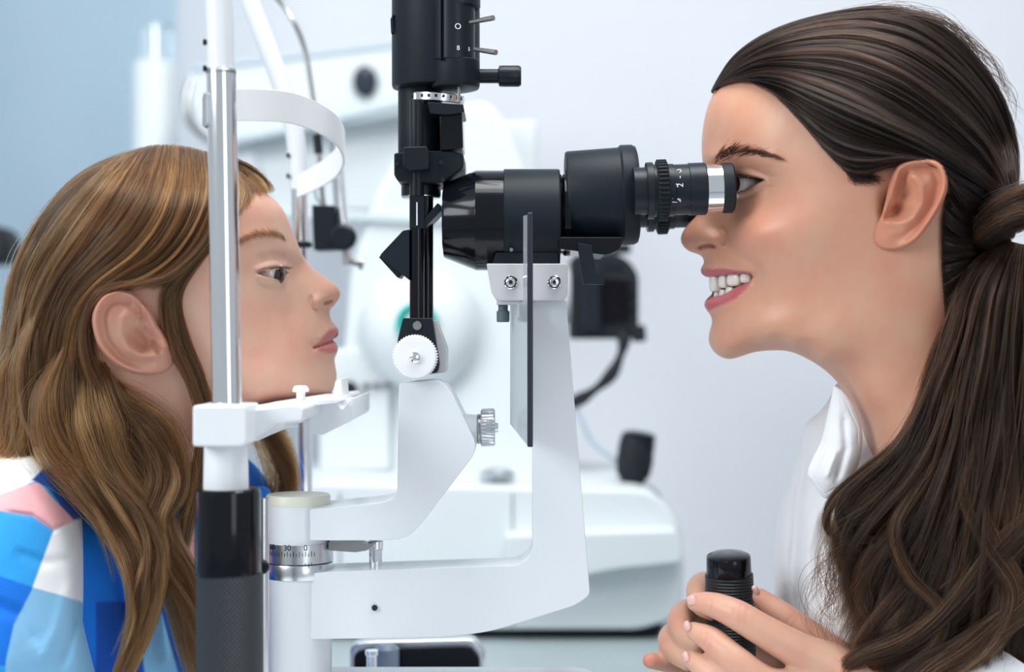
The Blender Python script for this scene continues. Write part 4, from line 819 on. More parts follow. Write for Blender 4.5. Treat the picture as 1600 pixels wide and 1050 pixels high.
# ------------------------------------------------------------------ hair
def resample(g, K):
    c = catmull(g, len(g)*12); s = np.r_[0, np.cumsum(np.linalg.norm(np.diff(c[:, :2], axis=0), axis=1))]; s /= s[-1]
    t = np.linspace(0, 1, K); return np.stack([np.interp(t, s, c[:, i]) for i in range(c.shape[1])], 1)
def prep(guides, fld, K, off=5.0):
    out = []
    for g in guides:
        g = [tuple(p) for p in g]; q = []
        for p in g:
            if len(p) == 2: h = fld.H(np.array([float(p[0])]), np.array([float(p[1])]))[0]+off
            else: h = p[2]
            q.append((p[0], p[1], h))
        out.append(resample(q, K))
    return np.array(out)
def sheet(guides, n, plane, fld, K=30, clumps=140, pull=.6, jit=1.6, wave=2.0, freq=2.2, hn=3.0, off=4.0, lift=2.0, far=0.0, frange=None, ragged=.12, waveh=0.5, collide=True):
    G = prep(guides, fld, K, off); ng = len(G)
    lo, hi = frange or (0, ng-1)
    f = RNG.uniform(lo, hi, n); cc = np.sort(RNG.uniform(lo, hi, clumps)); ci = np.searchsorted((cc[1:]+cc[:-1])/2, f)
    cf = cc[ci]; t = np.linspace(0, 1, K)
    ff = f[:, None]+(cf-f)[:, None]*(pull*sstep(.05, .6, t))[None]
    i = np.clip(ff.astype(int), 0, ng-2); u = np.clip(ff-i, -.3, 1.3)[..., None]
    kk = np.broadcast_to(np.arange(K)[None], i.shape)
    p = G[i, kk]*(1-u)+G[i+1, kk]*u
    tan = np.gradient(p[..., :2], axis=1); tan /= np.linalg.norm(tan, axis=2, keepdims=True)+1e-9; nr = np.stack([-tan[..., 1], tan[..., 0]], -1)
    ph = RNG.uniform(0, 6.28, clumps)[ci]; fr = (freq*RNG.uniform(.7, 1.3, clumps))[ci]; am = (wave*RNG.uniform(.3, 1.5, clumps))[ci]
    w_ = np.sin(ph[:, None]+fr[:, None]*6.28*t[None])*am[:, None]*(t[None]**.8)
    ph2 = RNG.uniform(0, 6.28, n); j = RNG.normal(0, jit, n)
    w_ += np.sin(ph2[:, None]+RNG.uniform(1, 4, n)[:, None]*6.28*t[None])*(RNG.exponential(jit*.6, n))[:, None]*t[None]+j[:, None]*(.3+.7*t[None])
    p = p.copy(); p[..., :2] += nr*w_[..., None]
    hcl = RNG.normal(0, hn, clumps)[ci]
    p[..., 2] += (hcl[:, None]+np.sin(ph[:, None]*1.7+fr[:, None]*5*t[None])*waveh*am[:, None]*.4)*sstep(0, .2, t)[None]+RNG.normal(0, hn*.3, n)[:, None]
    if collide:
        H0 = fld.H(p[..., 0], p[..., 1]); p[..., 2] = np.where(H0 > 0, np.maximum(p[..., 2], H0+lift*RNG.uniform(.3, 1.4, n)[:, None]), p[..., 2])
    # ragged ends
    e = 1-RNG.uniform(0, ragged, n)**1.0*RNG.uniform(0, 1, n); s0 = RNG.uniform(0, .05, n); tt = (s0[:, None]+t[None]*(e-s0)[:, None])*(K-1); a = np.clip(tt.astype(int), 0, K-2); b = (tt-a)[..., None]
    r = np.arange(n)[:, None]; p = p[r, a]*(1-b)+p[r, a+1]*b
    W = plane.world(p[..., 0], p[..., 1], p[..., 2]/1000)
    tone = np.clip(.55*RNG.uniform(0, 1, clumps)[ci]+.45*RNG.uniform(0, 1, n), 0, 1)
    if far:
        k_ = int(n*far); W = np.concatenate([W, plane.mirror(W[:k_])]); tone = np.r_[tone, tone[:k_]]
    return W, tone
def lock(path, radii, n, plane, K=34, sub=7, curl=.0, turns=2.0, jit=.12, ragged=.1, squash=.7):
    """a hanging lock: path of (px, py, h mm), radius in px"""
    G = resample(path, K); t = np.linspace(0, 1, K); R = np.interp(t, np.linspace(0, 1, len(radii)), radii)
    sc = RNG.integers(0, sub, n); ca = RNG.uniform(0, 6.28, sub); cr = np.sqrt(RNG.uniform(0, 1, sub))*.75
    a = RNG.uniform(0, 6.28, n); r = np.sqrt(RNG.uniform(0, 1, n))*(.42+jit)
    tw = RNG.normal(turns, .5, sub)[sc][:, None]*t[None]
    ang = ca[sc][:, None]+tw*1.2; ox = np.cos(ang)*cr[sc][:, None]+r[:, None]*np.cos(a[:, None]+tw*2); oz = np.sin(ang)*cr[sc][:, None]+r[:, None]*np.sin(a[:, None]+tw*2)
    tan = np.gradient(G[:, :2], axis=0); tan /= np.linalg.norm(tan, axis=1, keepdims=True); nr = np.stack([-tan[:, 1], tan[:, 0]], 1)
    fly = RNG.exponential(.10, n)[:, None]*np.sin(RNG.uniform(0, 6.28, n)[:, None]+RNG.uniform(3, 9, n)[:, None]*t[None])
    wv = curl*np.sin(RNG.uniform(0, 1.2, n)[:, None]+turns*6.28*t[None])*t[None]
    x = G[None, :, 0]+nr[None, :, 0]*(ox+fly+wv)*R[None]; y = G[None, :, 1]+nr[None, :, 1]*(ox+fly+wv)*R[None]
    h = G[None, :, 2]+oz*R[None]*.4*squash
    p = np.stack([x, y, h], -1)
    e = 1-RNG.uniform(0, ragged, n); s0 = RNG.uniform(0, .24, n)*RNG.uniform(0, 1, n); tt = (s0[:, None]+t[None]*(e-s0)[:, None])*(K-1); q = np.clip(tt.astype(int), 0, K-2); b = (tt-q)[..., None]
    i = np.arange(n)[:, None]; p = p[i, q]*(1-b)+p[i, q+1]*b
    return plane.world(p[..., 0], p[..., 1], p[..., 2]/1000), np.clip(.5*RNG.uniform(0, 1, sub)[sc]+.5*RNG.uniform(0, 1, n), 0, 1)
def cat(A): return np.concatenate([a[0] for a in A]), np.concatenate([a[1] for a in A])
def rad(n, r=.00011): return r*RNG.uniform(.6, 1.3, n)
HC_D = hair_mat('golden_brown_hair', (.012, .006, .003), (.40, .19, .06), .25, (.085, .038, .014))
HC_G = hair_mat('golden_hair_ends', (.018, .008, .003), (.46, .22, .068), .25, (.105, .046, .016))
HW = hair_mat('dark_brown_hair', (.0025, .0014, .0011), (.050, .022, .013), .24, (.0075, .004, .0027))
HW2 = hair_mat('chestnut_hair_ends', (.003, .0016, .0011), (.13, .052, .022), .25, (.014, .0068, .0036))
# child: cap of hair combed back over the ear
cg0 = [[(354, 240), (362, 290), (354, 340), (330, 386), (302, 428), (286, 458, 65), (286, 492, 64), (300, 545, 60), (320, 600, 56), (330, 660, 55), (318, 740, 58)],
       [(340, 238), (348, 290), (338, 342), (310, 392), (276, 432), (254, 456, 66), (254, 500, 65), (268, 550, 62), (296, 605, 58), (312, 660, 56), (300, 740, 60)]]
cg = [[(352, 239), (358, 290), (348, 340), (318, 388), (276, 426), (228, 441), (186, 447), (152, 464), (140, 512, 52), (150, 580, 52), (178, 650, 56)],
      [(325, 236), (334, 290), (322, 342), (288, 396), (240, 432), (192, 443), (152, 458), (133, 508), (140, 570, 56), (165, 630, 58), (200, 700, 60)],
      [(298, 229), (302, 290), (285, 350), (245, 402), (190, 432), (145, 458), (122, 520), (122, 590, 52), (140, 650, 56), (170, 720, 60), (205, 800, 64)],
      [(272, 225), (262, 290), (238, 350), (198, 400), (150, 438), (113, 490), (98, 560, 48), (98, 640, 52), (115, 710, 58), (160, 790, 64), (215, 880, 68)],
      [(245, 225), (222, 280), (190, 340), (150, 393), (108, 440), (83, 500), (73, 580, 42), (70, 650, 46), (80, 720, 52), (120, 790, 58)],
      [(215, 233), (180, 280), (143, 330), (103, 388), (73, 440), (53, 500, 34), (46, 580, 36), (42, 650, 40), (45, 720, 46)],
      [(180, 248), (138, 290), (98, 340), (66, 390), (43, 440, 20), (28, 510, 22), (20, 580, 26), (12, 650, 32), (5, 730, 38)],
      [(140, 272), (100, 308, 8), (64, 350, 5), (40, 400, 4), (24, 450, 4), (14, 520, 8), (4, 590, 12), (-8, 650, 20), (-25, 720, 26)],
      [(240, 226, 4), (168, 249, 0), (115, 282, 0), (72, 328, -3), (42, 378, -4), (22, 432, -5), (10, 500, -4), (-2, 570, 0), (-20, 640, 4)]]
A = [sheet(cg, 15000, CPL, c_fld, clumps=420, pull=.5, jit=1.8, wave=3.2, hn=2.2, off=4, lift=2.5, far=.35),
     sheet(cg, 5000, CPL, c_fld, clumps=120, pull=.7, jit=3.0, wave=6, hn=3.5, off=6, lift=4, frange=(.3, 8))]
A.append(sheet(cg, 1500, CPL, c_fld, clumps=1500, pull=0, jit=5, wave=7, freq=1.2, hn=3, off=7, lift=4, far=.4, ragged=.5))
fr_ = [[(330, 236), (372, 251), (405, 270), (430, 300)], [(335, 242), (372, 262), (398, 286), (405, 306)], [(340, 246), (372, 275), (384, 306), (372, 330), (345, 366), (312, 404)], [(345, 250), (368, 285), (368, 325), (345, 362), (312, 402), (280, 440)]]
A.append(sheet(cg0, 1700, CPL, c_fld, clumps=30, pull=.5, jit=2.0, wave=4, hn=1.5, off=4, lift=2.5, far=.5))
A.append(sheet(fr_, 3000, CPL, c_fld, clumps=60, pull=.5, jit=2.2, wave=2, hn=1.5, off=3, lift=1.2, far=.6, K=30, ragged=.55))
CH, tn = cat(A)
strands('hair', CH, rad(len(CH)), HC_D, child, tone=tn)
L = [lock([(135, 480, 40), (112, 560, 52), (92, 635, 58), (100, 700, 62), (140, 755, 68), (185, 820, 74), (212, 890, 86), (215, 955, 92), (200, 1010, 94), (168, 1085, 94)], [6, 20, 40, 44, 36, 28, 20, 15, 9, 5], 2600, CPL, sub=26, curl=.15, turns=1.6),
     lock([(140, 510, 34), (146, 590, 54), (150, 665, 66), (165, 735, 70), (215, 800, 74), (246, 865, 84), (243, 925, 90), (225, 990, 92), (188, 1085, 92)], [4, 26, 42, 36, 28, 20, 15, 10, 4], 2200, CPL, sub=22, curl=.2, turns=1.8),
     lock([(80, 470, 40), (60, 540, 36), (45, 610, 34), (35, 670, 36), (20, 710, 40), (-30, 745, 44)], [10, 30, 44, 46, 40, 20], 1600, CPL, sub=9, curl=.2, turns=1.2)]
CL, tn = cat(L); strands('hair_lock', CL, rad(len(CL), .00012), HC_G, child, tone=tn)
L = [lock([(140, 560, 36), (176, 620, 52), (232, 675, 60), (252, 745, 64), (228, 815, 70), (256, 880, 78), (290, 950, 76), (310, 1060, 72)], [5, 26, 36, 36, 26, 24, 26, 24], 2200, CPL, sub=24, curl=.2, turns=1.6),
     lock([(262, 470, 66), (272, 530, 62), (300, 580, 56), (322, 640, 54), (316, 710, 56), (300, 780, 60), (285, 860, 62), (290, 930, 60)], [8, 11, 13, 15, 16, 14, 10, 6], 900, CPL, sub=6, curl=.2, turns=1.5),
     lock([(120, 600, 50), (140, 660, 54), (190, 720, 58), (225, 790, 62), (250, 850, 72), (285, 910, 74), (310, 990, 72), (320, 1070, 70)], [40, 48, 44, 34, 26, 26, 28, 26], 2600, CPL, sub=26, curl=.15, turns=1.4),
     lock([(380, 620, -50), (412, 670, -54), (432, 715, -56), (446, 760, -56), (440, 830, -54)], [14, 24, 26, 22, 12], 900, CPL, sub=7, curl=.2, turns=1.5),
     lock([(250, 640, -10), (230, 760, -10), (230, 900, -10), (260, 1060, -10)], [60, 70, 60, 60], 1600, CPL, sub=14, curl=.1, turns=1.2)]
base_ = [[(120, 480, 46), (100, 560, 56), (88, 630, 62), (100, 700, 66), (140, 760, 74), (185, 825, 80), (212, 890, 90), (212, 960, 96), (190, 1030, 98)],
         [(145, 520, 46), (150, 600, 60), (152, 665, 70), (168, 735, 76), (212, 800, 80), (244, 865, 88), (240, 930, 94), (215, 1010, 96)],
         [(150, 560, 46), (182, 620, 58), (232, 680, 64), (256, 745, 70), (236, 815, 76), (256, 880, 82), (290, 950, 80), (308, 1040, 76)],
         [(60, 500, 40), (50, 580, 42), (60, 650, 48), (95, 710, 60), (135, 770, 72), (180, 840, 80), (200, 910, 88)],
         [(40, 470, 24), (22, 560, 28), (20, 640, 34), (40, 700, 44), (20, 730, 48)]]
for i_ in range(26):
    b_ = base_[i_ % 5]; ox_ = random.uniform(-26, 26); ph_ = random.uniform(0, 6.28); am_ = random.uniform(5, 13); k1 = random.uniform(.9, 1.6); st = random.choice((0, 0, 1, 2))
    L.append(lock([(p[0]+ox_*min(1, j_/2)+am_*math.sin(ph_+k1*j_), p[1]+am_*.5*math.cos(ph_+k1*j_), p[2]+random.uniform(0, 4)) for j_, p in enumerate(b_)][st:], [3, 7, 9, 9, 8, 7, 6, 3], 110, CPL, sub=4, curl=.4, turns=1.6, ragged=.35))
CL, tn = cat(L); strands('hair_lock', CL, rad(len(CL), .00012), HC_D, child, tone=tn)
# examiner: hair swept back from the forehead to a low ponytail
wg = [[(1111, 142), (1150, 84, 3), (1220, 42, 2), (1310, 18, 2), (1390, 12, 3), (1460, 35, 3), (1520, 85, 4), (1566, 150, 6), (1588, 220, 8), (1588, 285, 12), (1578, 330, 20)],
      [(1112, 146), (1158, 94), (1230, 62), (1320, 50), (1400, 64), (1470, 104), (1527, 160), (1563, 220), (1578, 270, 28), (1580, 310, 28), (1575, 338, 30)],
      [(1116, 140), (1170, 102), (1240, 90), (1320, 95), (1400, 124), (1460, 164), (1515, 215), (1552, 260), (1570, 300, 36), (1574, 340, 34)],
      [(1132, 130), (1190, 112), (1250, 120), (1320, 145), (1390, 180), (1450, 214), (1505, 250), (1545, 285), (1568, 315, 42), (1574, 345, 40)],
      [(1160, 122), (1215, 135), (1270, 163), (1330, 194), (1390, 219), (1450, 244), (1505, 272), (1545, 302), (1570, 332, 46), (1578, 350, 44)],
      [(1202, 140), (1250, 174), (1295, 210), (1345, 230), (1400, 241), (1455, 256), (1505, 285), (1545, 312), (1572, 345, 48), (1580, 356, 46)],
      [(1248, 184), (1285, 224), (1325, 248), (1370, 251), (1415, 247), (1465, 258), (1505, 298), (1545, 328), (1574, 355, 50), (1584, 362, 48)],
      [(1285, 228), (1318, 262), (1352, 270), (1392, 258), (1440, 247), (1484, 276), (1512, 322), (1548, 348), (1576, 364, 50), (1586, 370, 48)]]
A = [sheet(wg, 17000, WPL, w_fld, clumps=420, pull=.5, jit=1.4, wave=2.6, freq=1.6, hn=2.4, off=5, lift=2.5, far=.3, ragged=.02),
     sheet(wg, 4000, WPL, w_fld, clumps=90, pull=.75, jit=2.6, wave=5, freq=1.6, hn=4, off=8, lift=5, frange=(.4, 7), ragged=.05)]
A.append(sheet(wg, 900, WPL, w_fld, clumps=900, pull=0, jit=3, wave=6, freq=1.0, hn=2, off=7, lift=4, ragged=.4))
ng_ = [[(1478, 300), (1500, 330), (1530, 352), (1575, 368, 48)], [(1472, 350), (1500, 370), (1540, 376), (1580, 376, 46)], [(1470, 420), (1500, 410), (1540, 395), (1582, 380, 44)], [(1476, 500), (1505, 460), (1545, 420), (1585, 384, 40)], [(1500, 560), (1530, 500), (1560, 440), (1590, 388, 36)]]
A.append(sheet(ng_, 3500, WPL, w_fld, K=30, clumps=60, pull=.4, jit=2, wave=2, hn=2, off=3, lift=2, far=.5, ragged=.05))
# wisps at the temple and flyaways
A.append(sheet([[(1300, 240), (1318, 262), (1330, 278), (1338, 290)], [(1315, 255), (1345, 272), (1370, 280), (1385, 284)]], 420, WPL, w_fld, K=30, clumps=60, pull=.2, jit=3.0, wave=3, hn=1, off=2, lift=.8, ragged=.5))
A.append(sheet([[(1300, 20, 5), (1400, 8, 10), (1500, 50, 10), (1570, 140, 10)], [(1400, 16, 5), (1500, 45, 5), (1580, 150, 5), (1605, 230, 5)]], 90, WPL, w_fld, K=30, clumps=80, pull=0, jit=6, wave=9, hn=5, ragged=.8, collide=False))
WH, tn = cat(A); strands('hair', WH, rad(len(WH), .00011), HW, woman, tone=tn)
# hair wound round the ponytail base
A = [lock([(1490, 425, 15), (1512, 390, 44), (1540, 358, 54), (1575, 334, 60), (1615, 320, 62), (1665, 318, 50)], [10, 20, 26, 30, 32, 32], 2600, WPL, sub=26, curl=.0, turns=.15, squash=.5)]
pw = [[(1570, 372, 40), (1508, 425, 52), (1482, 500, 60), (1458, 570, 64), (1436, 640, 68), (1400, 700, 72), (1350, 745, 74), (1306, 788, 76), (1298, 822, 76), (1318, 850, 74)],
      [(1572, 374, 44), (1518, 440, 56), (1494, 520, 62), (1472, 600, 66), (1452, 680, 70), (1424, 745, 74), (1384, 795, 76), (1346, 842, 78), (1330, 895, 78), (1345, 955, 78), (1322, 1010, 76)],
      [(1576, 376, 46), (1532, 450, 60), (1512, 540, 66), (1494, 630, 70), (1477, 720, 74), (1452, 800, 78), (1422, 870, 80), (1392, 940, 80), (1370, 1010, 80), (1350, 1075, 80)],
      [(1584, 378, 46), (1552, 460, 60), (1537, 560, 68), (1522, 660, 72), (1507, 760, 76), (1487, 850, 80), (1468, 930, 82), (1450, 1010, 82), (1430, 1085, 82)],
      [(1592, 380, 44), (1576, 470, 58), (1566, 570, 66), (1556, 680, 72), (1546, 780, 76), (1531, 880, 80), (1518, 980, 82), (1505, 1085, 82)],
      [(1602, 382, 38), (1604, 480, 50), (1600, 580, 58), (1596, 700, 66), (1590, 800, 72), (1582, 900, 76), (1574, 1000, 78), (1568, 1085, 78)],
      [(1612, 384, 30), (1632, 490, 40), (1640, 600, 48), (1640, 720, 56), (1636, 830, 60), (1630, 940, 64), (1625, 1085, 64)],
      [(1630, 372, 14), (1668, 490, 24), (1680, 600, 32), (1682, 720, 40), (1680, 830, 44), (1675, 940, 48), (1670, 1085, 48)]]
for dh, n_ in ((0, 9000), (-9, 5000), (-20, 4000), (-34, 3000)):
    g = [[(p[0], p[1], p[2]+dh) for p in q] for q in pw]
    A.append(sheet(g, n_, WPL, w_fld, K=34, clumps=200, pull=.6, jit=3.2, wave=14, freq=1.4, hn=4.0, collide=False, ragged=.25, waveh=1.2))
A.append(sheet(pw, 1200, WPL, w_fld, K=34, clumps=1200, pull=0, jit=6, wave=18, freq=1.3, hn=6, collide=False, ragged=.4))
WH, tn = cat(A); strands('ponytail', WH, rad(len(WH), .00012), HW2, woman, tone=tn)
# loose curls at the chest
A = [lock([(1440, 640, 72), (1400, 700, 76), (1345, 745, 78), (1300, 785, 80), (1290, 820, 80), (1306, 842, 80), (1330, 836, 80)], [12, 14, 12, 9, 7, 5, 3], 260, WPL, sub=4, curl=.3),
     lock([(1450, 660, 74), (1405, 735, 78), (1350, 790, 80), (1312, 840, 82), (1318, 890, 82), (1350, 920, 82), (1340, 960, 80)], [14, 16, 16, 14, 12, 9, 5], 420, WPL, sub=4, curl=.3),
     lock([(1470, 720, 76), (1420, 800, 80), (1370, 860, 84), (1345, 920, 84), (1360, 985, 84), (1335, 1050, 84)], [18, 20, 20, 18, 16, 12], 700, WPL, sub=5, curl=.3),
     lock([(1560, 760, 76), (1520, 850, 82), (1440, 920, 86), (1390, 960, 88), (1350, 1000, 88), (1330, 1060, 86)], [22, 24, 24, 20, 16, 12], 800, WPL, sub=6, curl=.25),
     lock([(1610, 760, 70), (1570, 850, 80), (1500, 930, 86), (1420, 970, 88), (1370, 1020, 88), (1360, 1080, 86)], [26, 26, 24, 20, 16, 12], 800, WPL, sub=6, curl=.25)]
A += [lock([(1640, 800, 74), (1560, 870, 84), (1480, 950, 90), (1410, 1000, 92), (1340, 1030, 92), (1300, 1075, 90)], [24, 26, 24, 22, 18, 12], 900, WPL, sub=10, curl=.35, turns=1.2),
      lock([(1500, 690, 76), (1440, 760, 82), (1400, 830, 86), (1420, 900, 88), (1470, 960, 90), (1450, 1020, 92), (1380, 1075, 92)], [16, 18, 18, 18, 18, 16, 12], 700, WPL, sub=8, curl=.3, turns=1.2),
      lock([(1560, 660, 74), (1520, 760, 80), (1545, 850, 86), (1580, 930, 90), (1540, 1010, 94), (1460, 1075, 94)], [18, 20, 20, 20, 20, 14], 800, WPL, sub=8, curl=.3, turns=1.2),
      lock([(1660, 900, 80), (1590, 960, 90), (1520, 1000, 94), (1440, 1040, 96), (1380, 1090, 94)], [24, 24, 24, 20, 14], 700, WPL, sub=8, curl=.35, turns=1.0),
      lock([(1420, 690, 76), (1370, 730, 80), (1325, 765, 82), (1312, 805, 84), (1335, 840, 84), (1372, 850, 84), (1390, 890, 84)], [8, 9, 8, 8, 8, 7, 4], 260, WPL, sub=5, curl=.3)]
A.append(sheet([[(1400, 720, 78), (1330, 790, 80), (1270, 860, 80), (1270, 930, 78), (1300, 990, 78)], [(1420, 760, 80), (1370, 850, 82), (1310, 930, 82), (1290, 985, 80), (1330, 1020, 80)]], 90, WPL, w_fld, K=34, clumps=60, pull=.1, jit=5, wave=22, freq=1.5, hn=3, collide=False, ragged=.4))
WH, tn = cat(A); strands('hair_curl', WH, rad(len(WH), .00012), hair_mat('chestnut_curls', (.004, .002, .0014), (.20, .083, .034), .25, (.022, .010, .005)), woman, tone=tn)
# brows and lashes
def brow(line, n, ln, ang0, ang1, plane, fld, thick):
    c = resample([(x, y) for x, y in line], 60); f = RNG.uniform(0, 59, n); i = np.clip(f.astype(int), 0, 58); u = (f-i)[:, None]
    b = c[i]*(1-u)+c[i+1]*u; th = np.interp(f/59, np.linspace(0, 1, len(thick)), thick); b[:, 1] += RNG.normal(0, .42, n)*th
    a = np.radians(np.interp(f/59, [0, 1], [ang0, ang1])+RNG.normal(0, 8, n)); l = ln*RNG.uniform(.6, 1.2, n); K = 6; t = np.linspace(0, 1, K)
    x = b[:, :1]+np.cos(a)[:, None]*l[:, None]*t; y = b[:, 1:]-np.sin(a)[:, None]*l[:, None]*t+RNG.normal(0, .8, n)[:, None]*t**2
    H = fld.H(x, y)+1.8+.8*np.sin(t*3.0)[None]
    W = plane.world(x, y, H/1000); return np.concatenate([W, plane.mirror(W)])
W_ = brow([(1116, 249), (1134, 240), (1155, 236), (1180, 238), (1205, 244), (1217, 247)], 420, 13, 55, -12, WPL, w_fld, [10, 12, 10, 7, 4, 2])
strands('eyebrow', W_, rad(len(W_), .00010), HW, woman)
W_ = brow([(356, 392), (377, 378), (397, 369), (418, 366), (438, 369), (447, 376)], 700, 11, 160, 130, CPL, c_fld, [3, 5, 7, 8, 8, 5])
strands('eyebrow', W_, rad(len(W_), .00006), hair_mat('brow_hair', (.04, .02, .011), (.22, .12, .06), .4), child)
def lashes(line, n, l0, l1, out, drop, plane, hc):
    c = resample(line, 60); f = RNG.uniform(0, 59, n); i = np.clip(f.astype(int), 0, 58); b = c[i]; K = 7; t = np.linspace(0, 1, K)
    l = np.interp(f/59, [0, 1], [l0, l1])*RNG.uniform(.8, 1.1, n)
    x = b[:, :1]+out[0]*l[:, None]*t; y = b[:, 1:2]+(out[1]*t+drop*np.sin(t*3.1))*l[:, None]; h = b[:, 2:3]+t*2.5
    W = plane.world(x, y, h/1000); return np.concatenate([W, plane.mirror(W)])
W_ = lashes([(404, 424, 36), (415, 420, 36.5), (431, 417, 33), (447, 418, 26)], 90, 5, 13, (.9, -.1), .22, CPL, 0)
strands('eyelash', W_, rad(len(W_), .00011), HW, child)
W_ = lashes([(1150, 275, 34), (1167, 275.5, 38), (1184, 279, 39), (1192, 281, 40)], 80, 10, 6, (-.2, .15), .3, WPL, 0)
strands('eyelash', W_, rad(len(W_), .00011), HW, woman)
# ------------------------------------------------------------------ clothes
def cloth_mat(name, rough=.8, weave=1400, strength=.25, sheen=.2):
    m = bpy.data.materials.new(name); m.use_nodes = True; nt = m.node_tree; b = nt.nodes['Principled BSDF']
    a = nt.nodes.new('ShaderNodeAttribute'); a.attribute_name = 'Col'; nt.links.new(a.outputs['Color'], b.inputs['Base Color'])
    b.inputs['Roughness'].default_value = rough; b.inputs['Sheen Weight'].default_value = sheen; b.inputs['Specular IOR Level'].default_value = .2
    tc = nt.nodes.new('ShaderNodeTexCoord'); n1 = nt.nodes.new('ShaderNodeTexNoise'); n1.inputs['Scale'].default_value = weave; nt.links.new(tc.outputs['Object'], n1.inputs['Vector'])
    n2 = nt.nodes.new('ShaderNodeTexNoise'); n2.inputs['Scale'].default_value = 38; n2.inputs['Detail'].default_value = 5; n2.inputs['Distortion'].default_value = 1.0; nt.links.new(tc.outputs['Object'], n2.inputs['Vector'])
    b1 = nt.nodes.new('ShaderNodeBump'); b1.inputs['Strength'].default_value = strength; b1.inputs['Distance'].default_value = .0005; nt.links.new(n1.outputs['Fac'], b1.inputs['Height'])
    b2 = nt.nodes.new('ShaderNodeBump'); b2.inputs['Strength'].default_value = .35; b2.inputs['Distance'].default_value = .004; nt.links.new(n2.outputs['Fac'], b2.inputs['Height']); nt.links.new(b1.outputs['Normal'], b2.inputs['Normal'])
    nt.links.new(b2.outputs['Normal'], b.inputs['Normal']); return m
def cloth(name, plane, outline, ctr, center, base, paints, brushes, m, parent, nth=420, nr=120):
    fld = Field(outline, ctr); gx, gy, rho = inflate_grid(outline, center, nth, nr, .55); H = fld.H(gx, gy); add = np.zeros_like(H)
    for pts, amp, sig in brushes:
        dd, tt = d_line(gx, gy, pts); add += amp*np.exp(-(dd/sig)**2)*np.clip(np.minimum(tt, 1-tt)/.15, 0, 1)
    H = np.clip(H+add*np.clip(H/8, 0, 1), 0, None)
    col = np.broadcast_to(np.array(base), gx.shape+(3,)).copy()
    for geo, c, soft in paints: col += (np.array(c)-col)*sstep(soft, -soft, sd_poly(gx, gy, geo))[..., None]
    V, F, C = two_sided(plane, gx, gy, H, col)
    return np_mesh(name, V, F, m, parent, C)
PLAID = cloth_mat('plaid_cotton'); COTTON = cloth_mat('white_cotton', .75, 1600, .2)
SKY, WHT, BLU, DBL, LBL, PNK = (.03, .35, .80), (.90, .92, .95), (.006, .17, .70), (.008, .075, .40), (.24, .52, .78), (.90, .46, .49)
BP = Plane(150, 900, .05)
cloth('shirt', BP, [(-160, 760), (-60, 720), (0, 708), (70, 702), (130, 722), (190, 742), (250, 745), (300, 770), (340, 780), (400, 760), (425, 775), (415, 850), (400, 960), (395, 1120), (-160, 1120)],
      [(60, 800, 84), (150, 800, 78), (230, 800, 68), (300, 830, 60), (100, 950, 98), (200, 950, 88), (300, 950, 76), (0, 900, 95), (-80, 950, 88), (200, 1060, 90), (350, 900, 55), (100, 740, 55), (200, 770, 55)], (150, 900), BLU,
      [([(150, 940), (330, 940), (330, 1130), (150, 1130)], DBL, 3), ([(215, 955), (250, 950), (300, 1130), (235, 1130)], LBL, 2.5), ([(285, 840), (330, 830), (330, 910), (300, 905)], PNK, 3), ([(140, 760), (230, 770), (220, 850), (150, 850)], (.015, .20, .62), 4)],
      [([(150, 770), (185, 860), (200, 980)], -4, 10), ([(230, 860), (250, 950), (255, 1050)], -4, 9), ([(180, 850), (215, 960)], 3, 10)], PLAID, child)
AP = Plane(50, 900, -.038)
cloth('sleeve', AP, [(-160, 790), (-90, 742), (-30, 718), (20, 706), (62, 704), (95, 722), (116, 760), (129, 815), (136, 880), (136, 960), (130, 1120), (-160, 1120)],
      [(20, 780, 40), (-60, 820, 48), (60, 780, 34), (40, 880, 52), (90, 880, 38), (-40, 950, 58), (60, 980, 54), (100, 1000, 40), (0, 1060, 58), (115, 860, 24)], (20, 930), SKY,
      [([(-200, 690), (75, 690), (84, 735), (55, 752), (0, 775), (-200, 800)], WHT, 2), ([(-200, 800), (0, 772), (60, 752), (84, 780), (118, 812), (84, 829), (50, 806), (0, 798), (-200, 850)], PNK, 2),
       ([(50, 750), (80, 718), (100, 700), (150, 700), (150, 840), (118, 815), (95, 790), (76, 762)], DBL, 2), ([(84, 828), (118, 812), (160, 800), (160, 950), (130, 946), (100, 932), (50, 920)], WHT, 2.5),
       ([(-200, 895), (0, 900), (52, 918), (22, 980), (8, 1040), (-200, 1040)], BLU, 2.5), ([(52, 918), (100, 932), (160, 950), (160, 1130), (0, 1130), (10, 1030), (22, 975)], LBL, 2.5), ([(-200, 1040), (6, 1045), (0, 1130), (-200, 1130)], SKY, 3)],
      [([(0, 798), (50, 806), (84, 829), (112, 812)], -2.2, 4), ([(95, 1050), (112, 1000), (125, 960)], -4, 8), ([(60, 1040), (90, 980), (110, 900)], 2.5, 10), ([(20, 860), (70, 880), (120, 870)], -2, 9), ([(-20, 940), (30, 960), (60, 1010)], -3, 12)], PLAID, child)
KP = Plane(270, 800, -.02)
cloth('collar', KP, [(236, 742), (262, 734), (288, 752), (306, 780), (306, 815), (300, 840), (284, 862), (262, 845), (242, 812), (232, 775)], [(265, 780, 16), (285, 810, 14), (262, 815, 12), (290, 780, 12)], (268, 800), (.012, .19, .62), [([(225, 730), (262, 738), (246, 775), (225, 790)], (.01, .12, .5), 3)], [([(245, 760), (265, 800), (280, 850)], -1.5, 6)], PLAID, child, 160, 40)
FP = Plane(405, 750, .10)
cloth('collar', FP, [(385, 715), (400, 728), (420, 752), (432, 772), (428, 800), (405, 800), (388, 770)], [(405, 765, 14), (415, 780, 10)], (407, 768), (.012, .14, .55), [], [], PLAID, child, 120, 30)
